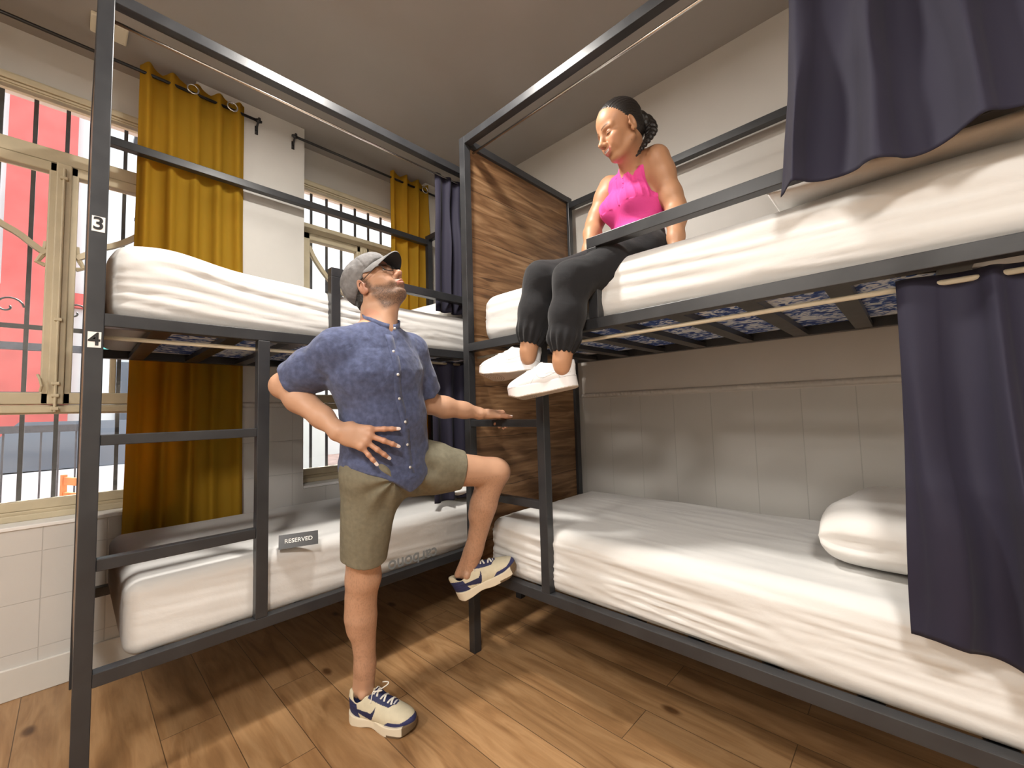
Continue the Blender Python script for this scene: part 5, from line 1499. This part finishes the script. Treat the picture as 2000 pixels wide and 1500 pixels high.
    Vq, Qq = sdf_mesh([('+', Fn(sole_d, T(0.145, 0, 0.02), 0.175*s), 0)], 0.0024, B=16)
    q = (Vq-heel)@A/s; x, y, z = q[:, 0], q[:, 1], q[:, 2]
    if style == 'retro':
        c = np.tile(np.array((0.68, 0.60, 0.46)), (len(Vq), 1)); rub = (x > 0.262) | ((z < 0.008) & (x > 0.20)); c[rub] = (0.13, 0.085, 0.045)
    else:
        c = np.tile(np.array((0.76, 0.75, 0.755)), (len(Vq), 1)); d_ = np.exp(-((z-0.0425)/0.0013)**2); c = c*(1-0.5*d_)[:, None]
        toe_p = sstep(0.20, 0.29, x)[:, None]; c = c*(1-toe_p*np.array([0.02, 0.12, 0.15])[None])
        und = (z < 0.002+0.020*sstep(0.225, 0.295, x)**1.5) ; c[und] = (0.50, 0.43, 0.36)
        rr = np.hypot((x-0.225), y*0.9); tr = und & (np.sin(rr*700) > 0.45) & (rr < 0.05); c[tr] = (0.22, 0.19, 0.16)
    link(np_mesh('sole', Vq, Qq, M['sole'], None, True, c))
    # laces: zigzag bars over the instep and a bow
    lm = MB(); rows = 6 if style == 'retro' else 5
    for i in range(rows):
        xx = 0.122+i*0.0155; pts = []
        for t in np.linspace(-1, 1, 7):
            yy = t*0.021; xo = xx+0.012*(t+1)/2*(1 if i % 2 == 0 else -1)*0.9
            p0 = T(xo, yy, 0.16); hp = surf_point(up_ops, None, p0, -A[:, 2], 90, 0.0015)
            pts.append(Vector(hp+A[:, 2]*0.002) if hp is not None else Vector(T(xo, yy, 0.08)))
        lm.ribbon(pts, 0.0068, 0.0030, up=tuple(A[:, 2]))
        pts2 = [Vector(p) for p in pts]
    if style == 'retro':
        for sg in (-1, 1):
            b0 = vv(*surf_point(up_ops, None, T(0.120, 0.0, 0.18), -A[:, 2], 120, 0.0015))+A[:, 2]*0.004
            loop = [Vector(b0+A@(np.array([0.008+0.036*math.sin(t)*0.9, sg*(0.004+0.026*math.sin(t*0.5)), 0.010*math.sin(t)+0.016*math.sin(t*0.5)])*s)) for t in np.linspace(0, PI, 10)]
            lm.tube(loop, 0.0022, 6)
            tl_ = [Vector(b0+A@(np.array([-0.004+0.004*t, sg*(0.006+0.030*t), 0.004+0.006*math.sin(t*PI)-0.030*t*t])*s)) for t in np.linspace(0, 1, 8)]
            lm.tube(tl_, 0.0020, 6)
    link(lm.build('laces', M['lace'] if style == 'retro' else M['lace_white'], None, True))
    if label: root['label'] = label
    return root
shoe('sneaker', (-0.055, -0.612, 0.0), (0.212, -0.480, 0.0), (0, 0, 1), -1, 'retro', man, MINV)
_h, _t = vv(0.104, -0.180, 0.350), vv(0.285, 0.034, 0.474)
shoe('sneaker', _h, _t, (-0.30, -0.36, 0.88), 1, 'retro', man, MINV)

# ================================================================== the woman
wj = dict(hipL=(0.862, 0.245, 1.845), hipR=(0.772, 0.365, 1.860), kneeL=(0.709, -0.060, 1.708), kneeR=(0.541, -0.045, 1.751), ankL=(0.675, -0.105, 1.390), ankR=(0.490, -0.090, 1.452),
          shL=(0.938, 0.251, 2.240), shR=(0.674, 0.331, 2.250), elL=(1.000, 0.276, 2.015), wrL=(1.020, 0.200, 1.806), elR=(0.606, 0.283, 2.073), wrR=(0.640, 0.160, 1.860),
          neckb=(0.831, 0.250, 2.206), pel=(0.812, 0.330, 1.880), waist=(0.808, 0.322, 1.975), chest=(0.811, 0.297, 2.095), uch=(0.822, 0.275, 2.168))
wj = {k: vv(v) for k, v in wj.items()}
WO = vv(0.845, 0.130, 2.352); WA = turn_frame(math.radians(13), math.radians(-24), math.radians(0), -1)
wops, WT = head_ops(WO, WA, 'f', 0.96, 1.0)
wlS = unit(wj['shL']-wj['shR']); wlH = unit(wj['hipL']-wj['hipR'])
wfS = unit(np.cross(wlS, vv(0, 0, 1))); wfS = wfS if wfS@(-CR) > 0 else -wfS
wfH = unit(np.cross(wlH, vv(0, 0, 1))); wfH = wfH if wfH@(-CR) > 0 else -wfH
w = wj
wom_ops = list(wops)
wom_ops += [('+', Cap(WT(-0.034, 0, -0.045), w['neckb']-wfS*0.012-vv(0, 0, 0.01), 0.046, 0.050), 0.03), ('+', Cap(WT(0.006, 0, -0.080), w['neckb']+wfS*0.010, 0.036, 0.042), 0.03),
            ('+', ECap(w['pel'], w['waist'], (0.135, 0.095), (0.110, 0.080), wlH), 0.03), ('+', ECap(w['waist'], w['chest'], (0.110, 0.080), (0.130, 0.085), wlS), 0.03), ('+', ECap(w['chest'], w['uch'], (0.130, 0.085), (0.110, 0.062), wlS), 0.03)]
for s in 'LR':
    wom_ops += [('+', Cap(w['neckb']-vv(0, 0, 0.03), w['sh'+s]-vv(0, 0, 0.004), 0.042, 0.047), 0.03),
                ('+', Cap(w['hip'+s], w['knee'+s], 0.078, 0.055), 0.03), ('+', Cap(w['knee'+s], w['ank'+s], 0.052, 0.034), 0.03), ('+', Cap(lerp(w['knee'+s], w['ank'+s], 0.8), w['ank'+s]-vv(0, 0, 0.03), 0.034, 0.032), 0.02)]
    sh_, el_, wr_ = w['sh'+s], w['el'+s], w['wr'+s]
    wom_ops += limb([(sh_, 0.049), (lerp(sh_, el_, 0.3), 0.049), (lerp(sh_, el_, 0.75), 0.041), (el_, 0.0375)], 0.03)
    wom_ops += limb([(el_, 0.037), (lerp(el_, wr_, 0.25), 0.0395), (lerp(el_, wr_, 0.7), 0.030), (wr_, 0.0235)], 0.025)
# left hand spread over the mattress edge
wF = unit(vv(0.10, -0.62, -0.62)); wN = unit(vv(0.10, -0.80, 0.62))
_wf = unit(vv(0.24, -0.74, -0.63)); _wn = unit(vv(0.20, -0.62, 0.76))
hopsW, tipsW = hand_ops(w['wrL']+vv(0.002, -0.004, -0.004), _wf, _wn, -1 if np.cross(unit(_wn-_wf*(_wn@_wf)), _wf)@CR > 0 else 1,
                        [(0.50, 0.42, 0.18), (0.48, 0.42, 0.20), (0.48, 0.44, 0.20), (0.46, 0.42, 0.2)], [0.30, 0.10, -0.10, -0.34],
                        [(0.30, 0.85, -0.25), (0.55, 0.6, -0.45), (0.75, 0.35, -0.45)], 0.92, wr=(0.0245, 0.018))
wom_ops += hopsW
hopsV, tipsV = hand_ops(w['wrR'], unit(vv(-0.35, -0.60, -0.45)), unit(vv(-0.2, -0.5, 0.8)), 1, [(0.3, 0.3, 0.2)]*4, [0.15, 0.05, -0.05, -0.18],
                        [(0.4, 0.8, -0.3), (0.6, 0.6, -0.3), (0.8, 0.4, -0.3)], 0.92, wr=(0.0245, 0.018))
wom_ops += hopsV
woman = empty('person', (0.81, 0.20, 1.80), 0, 'woman in pink sleeveless top and black joggers sitting on the upper bed edge', 'person')
WINV = Matrix.Translation((-0.81, -0.20, -1.80))
def wpart(o): o.parent = woman; o.matrix_parent_inverse = WINV; return o
V, Q = sdf_mesh(wom_ops, 0.0026)
V = smooth_v(V, Q, 1, 0.35)
L = paint(None, V, WO, WA, 0.96); x, y, z = L[:, 0], np.abs(L[:, 1]), L[:, 2]
inh = np.linalg.norm(L*np.array([1, 1, 0.8]), axis=1) < 0.155; face = inh & (x > -0.02)
col = np.tile(np.array([0.47, 0.245, 0.135]), (len(V), 1))*(1+0.04*fbm(V*20, 3, 8)[:, None])
sm_ = (y/0.024)**2*0.006
lip = np.exp(-((z-(-0.0700+sm_))/0.0105)**6)*(y < 0.0265)*(x > 0.082)
teeth = np.exp(-((z-(-0.0690+sm_))/0.0042)**4)*(y < 0.019)*(x > 0.085)
col = blend(col, np.clip(lip, 0, 1)*face*0.8, (0.50, 0.13, 0.12)); col = blend(col, np.clip(teeth, 0, 1)*face*0.95, (0.78, 0.74, 0.70))
brow = np.exp(-((z-0.0185-0.006*np.sin(np.clip((y-0.012)/0.04, 0, 1)*2.2))/0.0030)**2)*(y > 0.013)*(y < 0.052)*(x > 0.055)
col = blend(col, np.clip(brow, 0, 1)*face*0.9, (0.05, 0.025, 0.015))
lash = np.exp(-((z+0.0100+((y-0.033)/0.02)**2*0.003)/0.0022)**2)*np.exp(-((y-0.034)/0.015)**4)*(x > 0.065)
col = blend(col, np.clip(lash*1.2, 0, 1)*face*0.95, (0.012, 0.008, 0.006))
lid_tone = np.exp(-((z-0.004)/0.007)**2)*np.exp(-((y-0.033)/0.016)**4)*(x > 0.065); col = blend(col, np.clip(lid_tone, 0, 1)*face*0.35, (0.40, 0.15, 0.10))  # redder tone on the upper eyelids
blush = np.exp(-(((x-0.075)/0.03)**2+((y-0.045)/0.02)**2+((z+0.035)/0.022)**2)); col = blend(col, blush*0.30*face, (0.56, 0.20, 0.12))
mole = np.exp(-(((x-0.012)/0.0025)**2+((z+0.075)/0.0025)**2))*(L[:, 1] > 0.03); col = blend(col, np.clip(mole, 0, 1)*0.8, (0.12, 0.05, 0.03))
wpart(np_mesh('body', V, Q, M['skin'], None, True, col))
nm = MB(); nail_mesh(tipsW, nm, 0.0125, 0.0046, 0.55); wpart(nm.build('fingernails', M['nail_white'], None, True))
# hair pulled back flat, knotted braid falling over the shoulder
hr = [('+', Ell(WT(-0.013, 0, 0.044), np.array((0.1010, 0.0800, 0.0845))*0.96, WA), 0), ('+', Ell(WT(-0.055, 0, -0.015), np.array((0.052, 0.058, 0.060))*0.96, WA), 0.02),
      ('&', Half(WT(0.060, 0, 0.090), WA@unit(vv(0.80, 0, -0.60))), 0.006), ('-', Cap(WT(0.02, -0.03, -0.035), WT(0.02, 0.03, -0.035), 0.052, 0.052), 0.01),
      ('-', Ell(WT(0.006, 0.084, -0.018), np.array((0.026, 0.03, 0.034)), WA), 0.006), ('-', Ell(WT(0.006, -0.084, -0.018), np.array((0.026, 0.03, 0.034)), WA), 0.006)]
def hairdisp(P):
    q = (P-WO)@WA; an = np.arctan2(q[:, 1], q[:, 2]+0.02)
    return 0.0010*np.sin(an*70+4*vnoise(q*np.array([12, 40, 40]), 3))
Vh, Qh = sdf_mesh(hr, 0.0026, disp=hairdisp)
hair_o = wpart(np_mesh('hair', Vh, Qh, M['hair']))
path = [WT(-0.098, 0.0, 0.030), WT(-0.125, 0.012, 0.012), WT(-0.130, 0.022, -0.022), WT(-0.110, 0.040, -0.058), WT(-0.080, 0.060, -0.084), WT(-0.048, 0.066, -0.104), WT(-0.020, 0.064, -0.122), WT(0.008, 0.058, -0.140)]
def along(path, t):
    f = t*(len(path)-1); i = min(int(f), len(path)-2); return lerp(path[i], path[i+1], f-i)
br = [('+', Ell(WT(-0.108, 0.006, 0.010), np.array((0.030, 0.034, 0.040))*0.96, WA), 0.0)]
nb_ = 24
for i in range(nb_):
    t = i/(nb_-1); c = along(path, t); tn = unit(along(path, min(1, t+0.03))-along(path, max(0, t-0.03)))
    sd = unit(np.cross(tn, WA[:, 2]+0.3*WA[:, 1])); r_ = 0.0200*(1-t)**0.8+0.0065
    ax = unit(tn*0.75+sd*(0.66 if i % 2 else -0.66)); A_ = frame(ax, np.cross(ax, sd)+1e-3)
    br.append(('+', Ell(c+sd*r_*(0.40 if i % 2 else -0.40), (r_*1.25, r_*0.70, r_*0.75), A_), 0.0025))
Vb_, Qb_ = sdf_mesh(br, 0.0024)
kid(np_mesh('braid', Vb_, Qb_, M['hair']), hair_o)
kid(MB().ball(tuple(WT(-0.006, 0.082, -0.040)), 0.0032, 10, 8).build('earring', M['gold'], None, True), hair_o)
# pink sleeveless knit top
top = [('+', ECap(w['pel']+vv(0, 0, 0.035), w['waist'], (0.140, 0.100), (0.124, 0.092), wlH), 0), ('+', ECap(w['waist'], w['chest'], (0.124, 0.092), (0.142, 0.098), lerp(wlH, wlS, 0.7)), 0.04),
       ('+', ECap(w['chest'], w['uch'], (0.142, 0.098), (0.118, 0.072), wlS), 0.04)]
for sg in (-1, 1): top.append(('+', Ell(w['chest']+wlS*sg*0.066+wfS*0.070+vv(0, 0, -0.006), (0.060, 0.060, 0.058)), 0.035))
for s in 'LR': top.append(('+', Cap(w['neckb']-vv(0, 0, 0.026), lerp(w['neckb'], w['sh'+s], 0.62)-vv(0, 0, 0.010), 0.047, 0.047), 0.03))
top.append(('+', Cap(w['neckb']-vv(0, 0, 0.02)-wfS*0.004, w['neckb']+wfS*0.006+vv(0, 0, 0.020), 0.060, 0.0525), 0.02))
for s in 'LR':
    ou = wlS if s == 'L' else -wlS
    top.append(('-', Fn(lambda P, ou=ou, s=s: np.linalg.norm((P-w['sh'+s]-ou*0.020)-np.outer((P-w['sh'+s]-ou*0.020)@vv(0, 0, 1), vv(0, 0, 1))*0.62, axis=1)-0.066, w['sh'+s], 9), 0.006))
top += [('-', Cap(w['neckb']+vv(0, 0, 0.005), w['neckb']+vv(0, 0, 0.12)+wfS*0.03, 0.0475, 0.050), 0.003), ('&', Half(w['pel']+vv(0, 0, 0.052), unit(vv(0, 0, -1)-wfH*0.05)), 0.003)]
def topdisp(P):
    q = P-w['chest']; an = np.arctan2(q@wlS, q@wfS)
    rib = 0.00055*np.sin(an*150)
    nk = np.exp(-(np.linalg.norm(P-w['neckb'], axis=1)/0.11)**2); pl = -0.0045*nk*np.cos(an*13)*(P[:, 2] < w['neckb'][2]+0.005)
    fo = -0.0050*np.exp(-((P[:, 2]-w['waist'][2]+0.03)/0.05)**2)*(1-2*np.abs(vnoise(np.stack([an*1.2, P[:, 2]*26, np.full(len(P), 2.)], 1), 5)))
    ten = -0.0035*(1-2*np.abs(vnoise(np.stack([an*5+P[:, 2]*9, P[:, 2]*3, np.full(len(P), 6.)], 1), 7)))*(q[:, 2] > -0.03)
    return rib+pl+fo+ten
Vt_, Qt_ = sdf_mesh(top, 0.0028, disp=topdisp, maxd=0.02)
Vt_ = smooth_v(Vt_, Qt_, 1, 0.3)
top_o = wpart(np_mesh('top', Vt_, Qt_, M['pink']))
for k_ in range(3):
    hp = surf_point(top, topdisp, w['neckb']+wfS*0.20-vv(0, 0, 0.020+0.022*k_), -wfS)
    if hp is not None: kid(MB().tube([Vector(hp-wfS*0.0005), Vector(hp+wfS*0.0030)], 0.0042, 12).build('button', M['pink'], None, True), top_o)
# black joggers with gathered cuffs
jog = [('+', ECap(w['pel']+vv(0, 0, 0.058), w['pel']-vv(0, 0, 0.02), (0.146, 0.106), (0.165, 0.118), wlH), 0), ('+', Ell(w['pel']-vv(0, 0, 0.035)-wfH*0.03, (0.12, 0.12, 0.075)), 0.05)]
for s in 'LR':
    hp_, kn_, an_ = w['hip'+s], w['knee'+s], w['ank'+s]
    e_ = lerp(kn_, an_, 0.86)
    jog += [('+', Cap(hp_, lerp(hp_, kn_, 0.5), 0.100, 0.088), 0.05), ('+', Cap(lerp(hp_, kn_, 0.5), kn_, 0.088, 0.073), 0.04), ('+', Cap(kn_, lerp(kn_, an_, 0.45), 0.072, 0.069), 0.04),
            ('+', Cap(lerp(kn_, an_, 0.45), lerp(kn_, an_, 0.72), 0.069, 0.062), 0.03), ('+', Cap(lerp(kn_, an_, 0.72), e_, 0.060, 0.044), 0.02)]
for s in 'LR':
    kn_, an_ = w['knee'+s], w['ank'+s]; dn = unit(an_-kn_)
    jog.append(('&', Fn(lambda P, an_=an_, dn=dn, kn_=kn_: np.where((np.linalg.norm(P-an_, axis=1) < 0.16), (P-lerp(kn_, an_, 0.90))@dn, -0.1), an_, 9), 0.003))
    jog.append(('-', Cap(lerp(kn_, an_, 0.80), an_+dn*0.08, 0.036, 0.040), 0.003))
def jogdisp(P):
    d = -0.0055*fbm(np.stack([P@CR*13, P@CF*13, P[:, 2]*9], 1), 2, 4)
    for s in 'LR':
        kn_, an_ = w['knee'+s], w['ank'+s]; dn = unit(an_-kn_); q = P-lerp(kn_, an_, 0.86); t = q@dn
        near = np.exp(-((t+0.015)/0.045)**2)*(np.linalg.norm(q, axis=1) < 0.14)
        a1 = unit(np.cross(dn, CF)); a2 = np.cross(dn, a1); an = np.arctan2(q@a1, q@a2)
        d = d-near*0.0042*np.cos(an*13)
        kf = np.exp(-(np.linalg.norm(P-kn_, axis=1)/0.10)**2); d = d-kf*0.0055*(1-2*np.abs(vnoise(np.stack([(P-kn_)@dn*22, (P-kn_)@CR*5, np.full(len(P), 3.)], 1), 6)))
    return d
Vj, Qj = sdf_mesh(jog, 0.0034, disp=jogdisp, maxd=0.02)
Vj = smooth_v(Vj, Qj, 1, 0.4)
jog_o = wpart(np_mesh('joggers', Vj, Qj, M['black_cloth']))
ds = MB(); wb = w['pel']+vv(0, 0, 0.045)+wfH*0.108
for sg in (-1, 1): ds.tube([Vector(wb+wlH*sg*0.008), Vector(wb+wfH*0.022+wlH*sg*0.020+vv(0, 0, 0.004)), Vector(wb+wfH*0.030+wlH*sg*0.028-vv(0, 0, 0.020)), Vector(wb+wfH*0.020+wlH*sg*0.022-vv(0, 0, 0.045))], 0.0032, 8)
kid(ds.build('drawstring', M['black_cloth'], None, True), jog_o)
# bracelets and rings on the near hand
ad = unit(w['wrL']-w['elL']); wc = w['wrL']-ad*0.012; b1 = unit(np.cross(ad, CF)); b2 = np.cross(ad, b1)
for off, rr, tk, mt, nm_ in ((0.0, 0.0275, 0.0022, 'cord_red', 'bracelet'), (-0.006, 0.0278, 0.0014, 'cord_red', 'bracelet'), (0.012, 0.0290, 0.0048, 'black', 'watch_strap')):
    c = wc+ad*off; wpart(MB().tube([Vector(c+b1*rr*math.cos(a)*1.02+b2*rr*math.sin(a)+ad*0.004*math.sin(a)) for a in np.linspace(0, 2*PI, 28)[:-1]], tk, 8, closed=True).build(nm_, M[mt], None, True))
shoe('sneaker', (0.722, -0.058, 1.290), (0.470, -0.192, 1.240), (-0.12, 0.02, 0.98), 1, 'court', woman, WINV)
shoe('sneaker', (0.522, -0.052, 1.362), (0.236, -0.140, 1.350), vv(0, 0, 1)+CF*0.30, -1, 'court', woman, WINV)
